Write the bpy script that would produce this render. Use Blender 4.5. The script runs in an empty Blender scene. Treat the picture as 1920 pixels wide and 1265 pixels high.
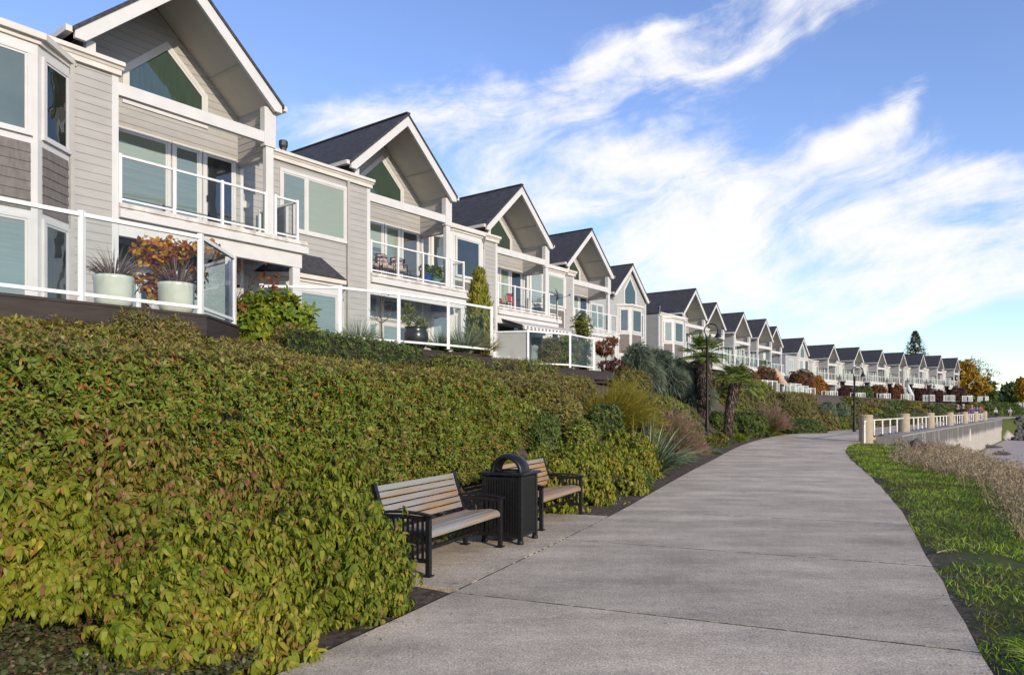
import bpy, bmesh, math, random
import numpy as np
from mathutils import Vector, Matrix, noise as mnoise
from math import sin, cos, pi, radians, sqrt, atan2

S = bpy.context.scene
COL = S.collection
RNG = np.random.default_rng(7)
random.seed(7)

# ------------------------------------------------------------------ camera
F_PX, HOR = 1395.0, 766.0
EYE = 1.65
cam = bpy.data.cameras.new("camera"); cam_o = bpy.data.objects.new("camera", cam); COL.objects.link(cam_o)
cam_o.location = (0, 0, EYE); cam_o.rotation_euler = (radians(90), 0, 0)
cam.sensor_width = 36; cam.lens = F_PX * 36 / 1920; cam.shift_y = (HOR - 632.5) / 1920
cam.clip_start = 0.05; cam.clip_end = 20000
S.camera = cam_o

# ------------------------------------------------------------------ light
SUN_EL, SUN_AZ = radians(18.5), radians(-57.0)       # azimuth counted from +X towards +Y
sd = Vector((cos(SUN_AZ) * cos(SUN_EL), sin(SUN_AZ) * cos(SUN_EL), sin(SUN_EL)))
sl = bpy.data.lights.new("sun", 'SUN'); sl.energy = 3.3; sl.angle = radians(0.6); sl.color = (1.0, 0.87, 0.675)
so = bpy.data.objects.new("sun", sl); COL.objects.link(so)
so.rotation_euler = sd.to_track_quat('Z', 'Y').to_euler()
S.view_settings.view_transform = 'Standard'; S.view_settings.look = 'None'
S.view_settings.exposure = 0.30; S.view_settings.gamma = 1.0
S.view_settings.use_curve_mapping = False
S.cycles.use_denoising = True
S.cycles.max_bounces = 6; S.cycles.diffuse_bounces = 3; S.cycles.glossy_bounces = 3
S.cycles.transparent_max_bounces = 24; S.cycles.transmission_bounces = 4
S.cycles.caustics_reflective = False; S.cycles.caustics_refractive = False
S.cycles.sample_clamp_indirect = 6

W = bpy.data.worlds.new("World"); S.world = W; W.use_nodes = True
def build_sky():
    nt = W.node_tree; nt.nodes.clear(); N, K = nt.nodes.new, nt.links.new
    def val(x, sock):
        if isinstance(x, (int, float)): sock.default_value = x
        else: K(x, sock)
    def M(op, a, b=0.0, c=0.0, clamp=False):
        n = N('ShaderNodeMath'); n.operation = op; n.use_clamp = clamp
        val(a, n.inputs[0]); val(b, n.inputs[1]); val(c, n.inputs[2]); return n.outputs[0]
    sky = N('ShaderNodeTexSky'); sky.sky_type = 'NISHITA'; sky.sun_disc = False
    sky.sun_elevation = SUN_EL; sky.sun_rotation = pi / 2 - SUN_AZ
    sky.air_density = 1.0; sky.dust_density = 0.2; sky.ozone_density = 3.5
    tc = N('ShaderNodeTexCoord'); sp = N('ShaderNodeSeparateXYZ'); K(tc.outputs['Generated'], sp.inputs[0])
    x, y, z = sp.outputs
    az = M('ARCTAN2', x, y); el = M('ARCSINE', z)
    # warped coordinates give the cirrus its fibres
    cv = N('ShaderNodeCombineXYZ'); K(az, cv.inputs[0]); K(el, cv.inputs[1])
    def noise(vec, scale, detail, rough, dist=0.0, w=None):
        n = N('ShaderNodeTexNoise'); n.inputs['Scale'].default_value = scale; n.inputs['Detail'].default_value = detail
        n.inputs['Roughness'].default_value = rough; n.inputs['Distortion'].default_value = dist
        K(vec, n.inputs['Vector']); return n.outputs[0]
    warp = N('ShaderNodeTexNoise'); warp.inputs['Scale'].default_value = 3.0; warp.inputs['Detail'].default_value = 3
    K(cv.outputs[0], warp.inputs['Vector'])
    wv = N('ShaderNodeVectorMath'); wv.operation = 'MULTIPLY_ADD'
    K(warp.outputs[1], wv.inputs[0]); wv.inputs[1].default_value = (0.16, 0.12, 0); K(cv.outputs[0], wv.inputs[2])
    def streak(angle, sx, sy):
        m = N('ShaderNodeMapping'); m.vector_type = 'TEXTURE'
        m.inputs['Rotation'].default_value = (0, 0, angle); m.inputs['Scale'].default_value = (sx, sy, 1)
        K(wv.outputs[0], m.inputs['Vector']); return m.outputs[0]
    n1 = noise(streak(radians(7), 0.60, 0.24), 2.2, 12, 0.64, 0.9)
    n2 = noise(streak(radians(20), 0.50, 0.11), 1.9, 12, 0.62, 0.8)
    n3 = noise(wv.outputs[0], 6.0, 12, 0.64, )
    sw = N('ShaderNodeSeparateXYZ'); K(wv.outputs[0], sw.inputs[0])
    wx, wy = M('SUBTRACT', sw.outputs[0], 0.08), M('SUBTRACT', sw.outputs[1], 0.06)
    def A(px, py):
        a = math.atan((px - 960) / F_PX); return a, math.atan((HOR - py) / F_PX * cos(a))
    total = None
    for px, py, half, thick, rot, w in SKY_BLOBS:
        a0, e0 = A(px, py); c, s = cos(radians(rot)), sin(radians(rot)); L, T = half / F_PX, thick / F_PX
        dx, dy = M('SUBTRACT', wx, a0), M('SUBTRACT', wy, e0)
        u = M('DIVIDE', M('MULTIPLY_ADD', dx, c, M('MULTIPLY', dy, s)), L)
        v = M('DIVIDE', M('MULTIPLY_ADD', dy, c, M('MULTIPLY', dx, -s)), T)
        r2 = M('MULTIPLY_ADD', u, u, M('MULTIPLY', v, v))
        g = M('MULTIPLY', M('POWER', 2.718, M('MULTIPLY', r2, -1.0)), w)
        total = g if total is None else M('ADD', total, g)
    back = M('MULTIPLY', M('LESS_THAN', y, 0.0), 0.6)          # broken cloud behind the viewer
    total = M('ADD', total, back)
    mask = M('MINIMUM', total, 1.25)
    fib = M('MULTIPLY_ADD', n1, 0.44, M('MULTIPLY_ADD', n2, 0.26, M('MULTIPLY', n3, 0.40)))
    d = M('MULTIPLY_ADD', mask, 0.71, M('MULTIPLY_ADD', M('SUBTRACT', fib, 0.55), 4.5, -0.33))
    d = M('MULTIPLY', d, M('MINIMUM', M('MULTIPLY', mask, 2.2), 1.0))
    mr = N('ShaderNodeMapRange'); mr.interpolation_type = 'SMOOTHSTEP'
    mr.inputs['From Min'].default_value = -0.05; mr.inputs['From Max'].default_value = 0.85
    K(d, mr.inputs['Value'])
    dens = M('MULTIPLY', mr.outputs[0], M('GREATER_THAN', z, 0.0))
    hs = N('ShaderNodeHueSaturation'); hs.inputs['Saturation'].default_value = SKY_SAT; hs.inputs['Value'].default_value = SKY_VAL
    hs.inputs['Hue'].default_value = SKY_HUE
    K(sky.outputs[0], hs.inputs['Color'])
    tint = N('ShaderNodeMix'); tint.data_type = 'RGBA'; tint.blend_type = 'MULTIPLY'; tint.inputs[0].default_value = 1; K(hs.outputs[0], tint.inputs[6]); tint.inputs[7].default_value = (*SKY_TINT, 1)
    cc = N('ShaderNodeMix'); cc.data_type = 'RGBA'
    cc.inputs[6].default_value = (*CLOUD_THIN, 1); cc.inputs[7].default_value = (*CLOUD_THICK, 1); K(dens, cc.inputs[0])
    mx = N('ShaderNodeMix'); mx.data_type = 'RGBA'; K(M('MULTIPLY', dens, 0.93), mx.inputs[0]); K(tint.outputs[2], mx.inputs[6]); K(cc.outputs[2], mx.inputs[7])
    bg = N('ShaderNodeBackground'); bg.inputs['Strength'].default_value = SKY_STRENGTH
    K(mx.outputs[2], bg.inputs['Color']); out = N('ShaderNodeOutputWorld'); K(bg.outputs[0], out.inputs['Surface'])
SKY_STRENGTH, SKY_SAT, SKY_VAL, SKY_HUE = 0.148, 1.0, 1.32, 0.512
SKY_TINT = (1.03, 1.005, 1.02)
CLOUD_THIN, CLOUD_THICK = (5.3, 5.35, 5.55), (5.8, 5.7, 5.7)
# cloud banks: centre (as a direction), half length, half thickness, tilt, weight
SKY_BLOBS = [(1330, 60, 300, 75, 8, 1.1), (1200, 130, 330, 45, 28, 0.8), (1480, 20, 150, 70, 30, 0.7), (900, 220, 380, 55, 10, 0.75), (700, 245, 220, 45, 12, 0.5),
             (1080, 340, 330, 75, 2, 1.0), (1330, 400, 380, 90, 0, 1.05), (1640, 450, 330, 90, 5, 0.95), (1200, 470, 320, 60, 0, 0.8),
             (1590, 300, 110, 34, 52, 0.9), (1700, 190, 150, 24, 52, 0.6), (1800, 330, 150, 40, -15, 0.4), (1500, 560, 420, 45, 5, 0.95),
             (1830, 560, 260, 34, 8, 0.75), (1250, 500, 250, 50, 0, 0.6), (1650, 612, 300, 24, 5, 0.75), (1700, 670, 200, 10, 4, 0.22), (600, 230, 70, 30, 0, 0.3)]
build_sky()

# ------------------------------------------------------------------ materials
MATS = {}
def nodes(name):
    m = bpy.data.materials.new(name); m.use_nodes = True; nt = m.node_tree; nt.nodes.clear()
    return m, nt.nodes.new, nt.links.new
def rgba(c): return (*c, 1.0)
def surf(name, c1, c2=None, scale=8.0, rough=0.6, bump=0.0, bscale=None, spec=0.4, metal=0.0, detail=6.0, lo=0.35, hi=0.65, stretch=(1, 1, 1), c3=None, s3=0.7, lo3=.55, hi3=.75, coat=0.0):
    """Principled with two noise mixed tones, an optional stain tone and bump, in object space."""
    m, N, K = nodes(name); out = N('ShaderNodeOutputMaterial'); b = N('ShaderNodeBsdfPrincipled'); K(b.outputs[0], out.inputs[0])
    b.inputs['Roughness'].default_value = rough; b.inputs['Metallic'].default_value = metal; b.inputs['Specular IOR Level'].default_value = spec
    b.inputs['Coat Weight'].default_value = coat
    c2 = c2 or tuple(x * 0.86 for x in c1)
    tc = N('ShaderNodeTexCoord'); mp = N('ShaderNodeMapping'); mp.inputs['Scale'].default_value = stretch; K(tc.outputs['Object'], mp.inputs[0])
    def noise(s, d=detail):
        n = N('ShaderNodeTexNoise'); n.inputs['Scale'].default_value = s; n.inputs['Detail'].default_value = d; K(mp.outputs[0], n.inputs['Vector']); return n
    n = noise(scale); r = N('ShaderNodeValToRGB'); r.color_ramp.elements[0].position = lo; r.color_ramp.elements[1].position = hi
    r.color_ramp.elements[0].color = rgba(c1); r.color_ramp.elements[1].color = rgba(c2); K(n.outputs[0], r.inputs[0]); col = r.outputs[0]
    if c3:
        n3 = noise(s3, 5); r3 = N('ShaderNodeValToRGB'); r3.color_ramp.elements[0].position = lo3; r3.color_ramp.elements[1].position = hi3; K(n3.outputs[0], r3.inputs[0])
        mx = N('ShaderNodeMix'); mx.data_type = 'RGBA'; K(r3.outputs[0], mx.inputs[0]); K(col, mx.inputs[6]); mx.inputs[7].default_value = rgba(c3); col = mx.outputs[2]
    K(col, b.inputs['Base Color'])
    if bump:
        nb = noise(bscale or scale * 3); bp = N('ShaderNodeBump'); bp.inputs['Strength'].default_value = bump; bp.inputs['Distance'].default_value = 0.02
        K(nb.outputs[0], bp.inputs['Height']); K(bp.outputs[0], b.inputs['Normal'])
    MATS[name] = m; return m
def glass(name, tint, ior, rough=0.01, wavy=False):
    m, N, K = nodes(name); out = N('ShaderNodeOutputMaterial'); mx = N('ShaderNodeMixShader'); f = N('ShaderNodeFresnel'); f.inputs[0].default_value = ior
    t = N('ShaderNodeBsdfTransparent'); t.inputs[0].default_value = rgba(tint); g = N('ShaderNodeBsdfGlossy'); g.inputs['Roughness'].default_value = rough
    if wavy:
        n = N('ShaderNodeTexNoise'); n.inputs['Scale'].default_value = 1.3; n.inputs['Detail'].default_value = 2; tc = N('ShaderNodeTexCoord'); K(tc.outputs['Object'], n.inputs['Vector']); bp = N('ShaderNodeBump'); bp.inputs['Strength'].default_value = .25; bp.inputs['Distance'].default_value = .05; K(n.outputs[0], bp.inputs['Height']); K(bp.outputs[0], g.inputs['Normal'])
    K(f.outputs[0], mx.inputs[0]); K(t.outputs[0], mx.inputs[1]); K(g.outputs[0], mx.inputs[2]); K(mx.outputs[0], out.inputs[0]); MATS[name] = m; return m
def leaf(name, cols, trans=0.28, rough=0.45, zone=None, zscale=1.2, spec=0.35):
    """Leaf material: every leaf takes its own tone from the palette; 'zone' is a second palette in drifts across the plant."""
    m, N, K = nodes(name); out = N('ShaderNodeOutputMaterial'); g = N('ShaderNodeNewGeometry')
    def ramp(cs):
        r = N('ShaderNodeValToRGB'); r.color_ramp.interpolation = 'CONSTANT'; e = r.color_ramp.elements
        tot = sum(c[1] for c in cs); acc = 0.0
        for i, (c, w) in enumerate(cs):
            el = e[i] if i < 2 else e.new(min(acc / tot, 1)); el.position = acc / tot; el.color = rgba(c); acc += w
        K(g.outputs['Random Per Island'], r.inputs[0]); return r.outputs[0]
    col = ramp(cols)
    if zone:
        tc = N('ShaderNodeTexCoord'); n = N('ShaderNodeTexNoise'); n.inputs['Scale'].default_value = zscale; n.inputs['Detail'].default_value = 4; K(tc.outputs['Object'], n.inputs['Vector'])
        r3 = N('ShaderNodeValToRGB'); r3.color_ramp.elements[0].position = .42; r3.color_ramp.elements[1].position = .62; K(n.outputs[0], r3.inputs[0])
        mx = N('ShaderNodeMix'); mx.data_type = 'RGBA'; K(r3.outputs[0], mx.inputs[0]); K(col, mx.inputs[6]); K(ramp(zone), mx.inputs[7]); col = mx.outputs[2]
    b = N('ShaderNodeBsdfPrincipled'); b.inputs['Roughness'].default_value = rough; b.inputs['Specular IOR Level'].default_value = spec; K(col, b.inputs['Base Color'])
    t = N('ShaderNodeBsdfTranslucent'); K(col, t.inputs[0]); mx2 = N('ShaderNodeMixShader'); mx2.inputs[0].default_value = trans
    K(b.outputs[0], mx2.inputs[1]); K(t.outputs[0], mx2.inputs[2]); K(mx2.outputs[0], out.inputs[0]); MATS[name] = m; return m

surf('siding', (.395, .38, .36), (.355, .343, .325), 1.6, .6, .05, 60, stretch=(1, 1, 3), c3=(.33, .325, .305), s3=.9, lo3=.55, hi3=.8)
surf('siding_grey', (.40, .40, .385), (.36, .36, .35), 1.6, .6, .05, 60, stretch=(1, 1, 3))
surf('shingle_siding', (.135, .118, .11), (.185, .165, .155), 14, .75, .25, 40, stretch=(1, 1, .25))
surf('trim', (.62, .605, .59), (.57, .56, .545), 2.5, .5, .03, 50, c3=(.60, .56, .52), s3=2.2, lo3=.58, hi3=.85)
surf('rail_white', (.76, .76, .76), (.71, .71, .705), 4, .4)
surf('slab_edge', (.66, .62, .58), (.36, .33, .30), 5, .7, .05, stretch=(1, 1, .4), lo=.4, hi=.75)
surf('gutter', (.66, .62, .56), (.60, .56, .50), 3, .4)
surf('soffit', (.56, .525, .46), (.52, .49, .43), 2, .7)
surf('roof_shingle', (.028, .028, .033), (.062, .060, .068), 9, .85, .6, 30, stretch=(1, .35, 1), c3=(.045, .04, .045), s3=.8)
surf('vent_metal', (.10, .10, .105), (.06, .06, .06), 8, .45, metal=.6)
surf('dark_metal', (.008, .008, .009), (.014, .013, .013), 30, .45, .06, 60, spec=.3)
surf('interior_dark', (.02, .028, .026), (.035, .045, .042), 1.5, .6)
surf('blind_green', (.52, .57, .47), (.47, .52, .43), 1.5, .8, stretch=(1, 1, 20))
surf('blind_pale', (.56, .62, .52), (.50, .57, .50), 1.5, .8, stretch=(1, 1, 20))
surf('blind_teal_reflection', (.33, .40, .40), (.27, .34, .35), 1.2, .8, stretch=(1, 1, 14))  # bluish outdoor reflection of the lower panes put into the backing colour
surf('blind_grey_reflection', (.22, .27, .25), (.15, .19, .18), .9, .8); surf('curtain_green', (.17, .20, .085), (.10, .13, .05), 5, .8, stretch=(6, 6, .3))  # the first one paints the grey-green reflection in the bay glass
surf('curtain_dark', (.07, .11, .085), (.045, .075, .06), 6, .8, stretch=(6, 6, .3))
surf('door_dark', (.018, .02, .035), (.03, .03, .045), 3, .4)
surf('door_grey', (.15, .14, .12), (.12, .115, .10), 3, .5)
m_, N_, K_ = nodes('frosted'); o_ = N_('ShaderNodeOutputMaterial'); x_ = N_('ShaderNodeMixShader'); d_ = N_('ShaderNodeBsdfDiffuse'); d_.inputs[0].default_value = (.62, .62, .57, 1); t_ = N_('ShaderNodeBsdfTransparent'); t_.inputs[0].default_value = (.9, .92, .9, 1); x_.inputs[0].default_value = .42; K_(d_.outputs[0], x_.inputs[1]); K_(t_.outputs[0], x_.inputs[2]); K_(x_.outputs[0], o_.inputs[0]); MATS['frosted'] = m_
glass('pane', (.90, .95, .93), 2.1, wavy=True); glass('rail_glass', (.915, .945, .935), 1.32)
surf('deck_brown', (.030, .021, .017), (.045, .031, .025), 7, .6, .12, 30, stretch=(.4, .4, 3))
surf('plaque', (.72, .66, .58), (.62, .56, .48), 20, .6)

# ------------------------------------------------------------------ builders
def tag(o, label=None, cat=None, group=None, kind=None):
    if label: o['label'] = label
    if cat: o['category'] = cat
    if group: o['group'] = group
    if kind: o['kind'] = kind
    return o
def thing(name, label, cat, loc=(0, 0, 0), rz=0.0, group=None):
    o = bpy.data.objects.new(name, None); COL.objects.link(o); o.location = loc; o.rotation_euler = (0, 0, rz); o.empty_display_size = .3
    return tag(o, label, cat, group)
class MB:
    """Collects polygons, then links them as one mesh object."""
    def __init__(s): s.v = []; s.f = []; s.m = []
    def add(s, vs, fs, mat=0):
        n = len(s.v); s.v += [tuple(v) for v in vs]; s.f += [tuple(i + n for i in f) for f in fs]; s.m += [mat] * len(fs); return s
    def poly(s, vs, mat=0): return s.add(vs, [tuple(range(len(vs)))], mat)
    def box(s, x0, x1, y0, y1, z0, z1, mat=0):
        vs = [(x, y, z) for z in (z0, z1) for y in (y0, y1) for x in (x0, x1)]
        return s.add(vs, [(0, 2, 3, 1), (4, 5, 7, 6), (0, 1, 5, 4), (2, 6, 7, 3), (0, 4, 6, 2), (1, 3, 7, 5)], mat)
    def obox(s, F, s0, s1, o0, o1, z0, z1, mat=0):
        vs = [F(a, o, z) for z in (z0, z1) for o in (o0, o1) for a in (s0, s1)]
        return s.add(vs, [(0, 2, 3, 1), (4, 5, 7, 6), (0, 1, 5, 4), (2, 6, 7, 3), (0, 4, 6, 2), (1, 3, 7, 5)], mat)
    def prism(s, pts, axis, a0, a1, mat=0):
        """Extrude a polygon: axis 'y' takes (x,z) points, axis 'z' takes (x,y), axis 'x' takes (y,z)."""
        P = {'y': lambda p, a: (p[0], a, p[1]), 'z': lambda p, a: (p[0], p[1], a), 'x': lambda p, a: (a, p[0], p[1])}[axis]
        n = len(pts); vs = [P(p, a0) for p in pts] + [P(p, a1) for p in pts]
        fs = [tuple(range(n))[::-1], tuple(range(n, 2 * n))] + [(i, (i + 1) % n, n + (i + 1) % n, n + i) for i in range(n)]
        return s.add(vs, fs, mat)
    def beam(s, p, q, w, h, mat=0, up=(0, 0, 1)):
        p, q = Vector(p), Vector(q); d = (q - p).normalized(); u = Vector(up)
        if abs(d.dot(u)) > .98: u = Vector((1, 0, 0))
        sx = d.cross(u).normalized(); sy = sx.cross(d).normalized()
        vs = [b + sx * (i * w / 2) + sy * (j * h / 2) for b in (p, q) for j in (-1, 1) for i in (-1, 1)]
        return s.add(vs, [(0, 1, 3, 2), (4, 6, 7, 5), (0, 4, 5, 1), (2, 3, 7, 6), (0, 2, 6, 4), (1, 5, 7, 3)], mat)
    def tube(s, pts, r, n=8, mat=0, cap=True):
        pts = [Vector(p) for p in pts]; rr = r if isinstance(r, (list, tuple)) else [r] * len(pts); rings = []
        ref = Vector((0, 0, 1))
        for i, p in enumerate(pts):
            d = (pts[min(i + 1, len(pts) - 1)] - pts[max(i - 1, 0)]).normalized()
            if abs(d.dot(ref)) > .95: ref = Vector((1, 0, 0)) if abs(d.x) < .9 else Vector((0, 1, 0))
            a = d.cross(ref).normalized(); b = a.cross(d).normalized(); ref = b
            rings.append([p + (a * cos(2 * pi * k / n) + b * sin(2 * pi * k / n)) * rr[i] for k in range(n)])
        vs = [v for g in rings for v in g]; fs = []
        for i in range(len(pts) - 1):
            for k in range(n): fs.append((i * n + k, i * n + (k + 1) % n, (i + 1) * n + (k + 1) % n, (i + 1) * n + k))
        if cap: fs += [tuple(range(n))[::-1], tuple(range((len(pts) - 1) * n, len(pts) * n))]
        return s.add(vs, fs, mat)
    def lathe(s, prof, c=(0, 0, 0), n=24, mat=0):
        vs = [(c[0] + r * cos(2 * pi * k / n), c[1] + r * sin(2 * pi * k / n), c[2] + z) for r, z in prof for k in range(n)]
        fs = [(i * n + k, i * n + (k + 1) % n, (i + 1) * n + (k + 1) % n, (i + 1) * n + k) for i in range(len(prof) - 1) for k in range(n)]
        return s.add(vs, fs, mat)
    def build(s, name, mats, parent=None, smooth=False, bevel=0.0, loc=None):
        me = bpy.data.meshes.new(name); me.from_pydata(s.v, [], s.f)
        for m in (mats if isinstance(mats, (list, tuple)) else [mats]): me.materials.append(MATS[m])
        me.polygons.foreach_set('material_index', s.m)
        if smooth: me.polygons.foreach_set('use_smooth', [True] * len(s.f))
        me.update(); o = bpy.data.objects.new(name, me); COL.objects.link(o)
        if parent: o.parent = parent
        if loc: o.location = loc
        if bevel:
            b = o.modifiers.new('bevel', 'BEVEL'); b.width = bevel; b.segments = 2; b.limit_method = 'ANGLE'
        return o

# ------------------------------------------------------------------ the lie of the land
PL = np.array([(-6.6, -7), (-3.35, 0), (-1.5, 4.6), (-.5, 6.72), (1.55, 11.5), (3.04, 15.4), (6.1, 23.2), (10.0, 32), (13.6, 38), (18.2, 43.6), (24.5, 51.5), (30.5, 59.5), (42, 75), (54, 91), (69, 111), (84, 131), (100, 152), (140, 206), (200, 290)], float)
PR = np.array([(-1.9, -7), (1.05, 0), (2.97, 4.6), (3.7, 6.2), (5.14, 9.43), (6.25, 11.9), (8.4, 17.2), (12.2, 27.4), (13.6, 30.2), (15.0, 32.4), (20.6, 40.3), (26.6, 48.3), (38.5, 64.3), (51, 81), (59.6, 92.5), (75, 113), (90, 133), (106, 154), (146, 208), (206, 292)], float)
def smooth_line(P, it=2):
    for _ in range(it):
        Q = [P[0]]
        for a, b in zip(P[:-1], P[1:]): Q += [a * .75 + b * .25, a * .25 + b * .75]
        P = np.array(Q + [P[-1]])
    return P
PL, PR = smooth_line(PL), smooth_line(PR)
def sdist(P, x, y):
    """Distance to a line, positive on its left."""
    x = np.asarray(x, float); y = np.asarray(y, float); best = np.full(x.shape, 1e9); sg = np.ones(x.shape)
    for (ax, ay), (bx, by) in zip(P[:-1], P[1:]):
        dx, dy = bx - ax, by - ay; L2 = dx * dx + dy * dy
        t = np.clip(((x - ax) * dx + (y - ay) * dy) / L2, 0, 1); ex, ey = x - ax - t * dx, y - ay - t * dy; d = np.hypot(ex, ey)
        c = dx * ey - dy * ex; m = d < best - 1e-9; best = np.where(m, d, best); sg = np.where(m, np.where(c >= 0, 1, -1), sg)
    return best * sg
def pz(y): return np.interp(y, [0, 24, 38, 92, 120, 200], [0, 0, .3, .3, .08, .08])
DL_D = [0, .35, 1.3, 1.9, 2.6, 3.5, 4.4, 5.0, 9, 60, 400]; DL_Z = [-.035, -.03, -.02, .4, 1.0, 1.7, 2.3, 2.5, 2.6, 2.6, 3.0]
DR_D = [0, .5, 1.8, 3.6, 4.6, 6.0, 9.0, 13, 60, 120, 400]; DR_Z = [-.03, .03, -.02, -.28, -.6, -1.5, -2.5, -2.65, -3.1, -4.2, -6]
def ground(x, y):
    x = np.asarray(x, float); y = np.asarray(y, float); dl = sdist(PL, x, y); dr = -sdist(PR, x, y); base = pz(y)
    z = np.where(dl > 0, base + np.interp(dl, DL_D, DL_Z), base - .06)
    w = np.clip((y - 31) / 3.0, 0, 1) * np.clip((94 - y + .6 * x - .6 * 60) / 2.0, 0, 1)      # behind the seawall the ground drops at once
    wall = np.interp(dr, [0, .1, .58, 5, 60, 120, 400], [-.05, -.12, -2.55, -2.6, -3.0, -4.2, -6])
    rz = np.interp(dr, DR_D, DR_Z) * (1 - w) + wall * w
    return np.where((dr > 0) & (dl <= 0), base + rz, z)
def gz(x, y): return float(ground(np.array([x]), np.array([y]))[0])
def line_at(P, y):
    x = np.interp(y, P[:, 1], P[:, 0]); e = .3
    t = np.array([np.interp(y + e, P[:, 1], P[:, 0]) - np.interp(y - e, P[:, 1], P[:, 0]), 2 * e]); t /= np.hypot(*t)
    return np.array([x, y]), t
def off(y, d, P=None):
    """Point d metres to the left of the path's left edge beside its point at depth y."""
    p, t = line_at(PL if P is None else P, y); return p + d * np.array([-t[1], t[0]])
def onpx(px, d, lo=2.0, hi=190.0):
    """The point, d metres left of the path, seen in the direction of column px."""
    k = (px - 960) / F_PX; f = lambda y: (lambda p: p[0] - k * p[1])(off(y, d))
    ys = np.linspace(lo, hi, 1200); v = np.array([f(y) for y in ys])
    for i in range(len(ys) - 1):
        if v[i] <= 0 < v[i + 1] or v[i] >= 0 > v[i + 1]: return off(ys[i] + (ys[i + 1] - ys[i]) * v[i] / (v[i] - v[i + 1]), d)
    return off(ys[np.argmin(abs(v))], d)
def zat(py, Y): return EYE + (HOR - py) / F_PX * Y
def at(px, py, Y): return Vector(((px - 960) / F_PX * Y, Y, zat(py, Y)))

# ground sheet: fine near the path, coarse out to the horizon
def ground_sheet():
    def axis(lo, hi, step, far):
        a = list(np.arange(lo, hi + step / 2, step)); s = step
        while a[-1] < far: s *= 1.35; a.append(a[-1] + s)
        s = step
        while a[0] > -far: s *= 1.35; a.insert(0, a[0] - s)
        return np.array(a)
    xs, ys = axis(-16, 72, .45, 6000), axis(-4, 128, .45, 6000); X, Y = np.meshgrid(xs, ys); Z = ground(X.ravel(), Y.ravel())
    n = np.array([mnoise.noise(Vector((x * 1.3, y * 1.3, 0))) for x, y in zip(X.ravel(), Y.ravel())]) * .03
    dl = sdist(PL, X.ravel(), Y.ravel()); dr = -sdist(PR, X.ravel(), Y.ravel()); Z = Z + np.where((dl > 1.35) | (dr > .15), n, 0)
    nx, ny = len(xs), len(ys); i = np.arange(ny - 1)[:, None] * nx + np.arange(nx - 1)[None]
    f = np.stack([i, i + 1, i + nx + 1, i + nx], -1).reshape(-1, 4)
    me = bpy.data.meshes.new('ground'); me.vertices.add(nx * ny); me.vertices.foreach_set('co', np.stack([X.ravel(), Y.ravel(), Z], 1).ravel())
    me.loops.add(f.size); me.loops.foreach_set('vertex_index', f.ravel()); me.polygons.add(len(f)); me.polygons.foreach_set('loop_start', np.arange(0, f.size, 4))
    me.polygons.foreach_set('use_smooth', np.ones(len(f), bool)); me.update(calc_edges=True)
    # which soil lies where: 0 bark mulch, 1 turf earth, 2 beach sand
    fx, fy = X.ravel(), Y.ravel(); zone = np.clip(np.where(dr > 0, np.interp(dr, [0, .06, .35, 5.2, 7.5], [0, .1, 1, 1, 2]), 0), 0, 2)
    wall = (fy > 33) & (fy < 95) & (dr > 1.3); zone = np.where(wall, 2, zone)
    at_ = me.attributes.new('soil', 'FLOAT', 'POINT'); at_.data.foreach_set('value', zone.astype(np.float32))
    m, N, K = nodes('ground'); out = N('ShaderNodeOutputMaterial'); b = N('ShaderNodeBsdfPrincipled'); K(b.outputs[0], out.inputs[0]); b.inputs['Roughness'].default_value = .95; b.inputs['Specular IOR Level'].default_value = .15
    tc = N('ShaderNodeTexCoord')
    def rmp(scale, c1, c2, d=8):
        n_ = N('ShaderNodeTexNoise'); n_.inputs['Scale'].default_value = scale; n_.inputs['Detail'].default_value = d; n_.inputs['Roughness'].default_value = .7; K(tc.outputs['Object'], n_.inputs['Vector'])
        r = N('ShaderNodeValToRGB'); r.color_ramp.elements[0].position = .36; r.color_ramp.elements[1].position = .66; r.color_ramp.elements[0].color = rgba(c1); r.color_ramp.elements[1].color = rgba(c2); K(n_.outputs[0], r.inputs[0]); return r.outputs[0], n_.outputs[0]
    mulch, nb = rmp(14, (.045, .033, .026), (.16, .125, .10)); turf, _ = rmp(5, (.060, .085, .018), (.10, .105, .035)); sand, _ = rmp(.9, (.46, .40, .36), (.36, .31, .28))
    a = N('ShaderNodeAttribute'); a.attribute_name = 'soil'
    def mixc(fac, c1, c2):
        x = N('ShaderNodeMix'); x.data_type = 'RGBA'; K(fac, x.inputs[0]); K(c1, x.inputs[6]); K(c2, x.inputs[7]); return x.outputs[2]
    def cl(o_):
        mm = N('ShaderNodeMapRange'); K(a.outputs['Fac'], mm.inputs[0]); mm.inputs[1].default_value = o_; mm.inputs[2].default_value = o_ + 1; return mm.outputs[0]
    K(mixc(cl(1), mixc(cl(0), mulch, turf), sand), b.inputs['Base Color'])
    bp = N('ShaderNodeBump'); bp.inputs['Strength'].default_value = .6; bp.inputs['Distance'].default_value = .03; K(nb, bp.inputs['Height']); K(bp.outputs[0], b.inputs['Normal'])
    me.materials.append(m); o = bpy.data.objects.new('ground', me); COL.objects.link(o); tag(o, kind='structure')
ground_sheet()

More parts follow.
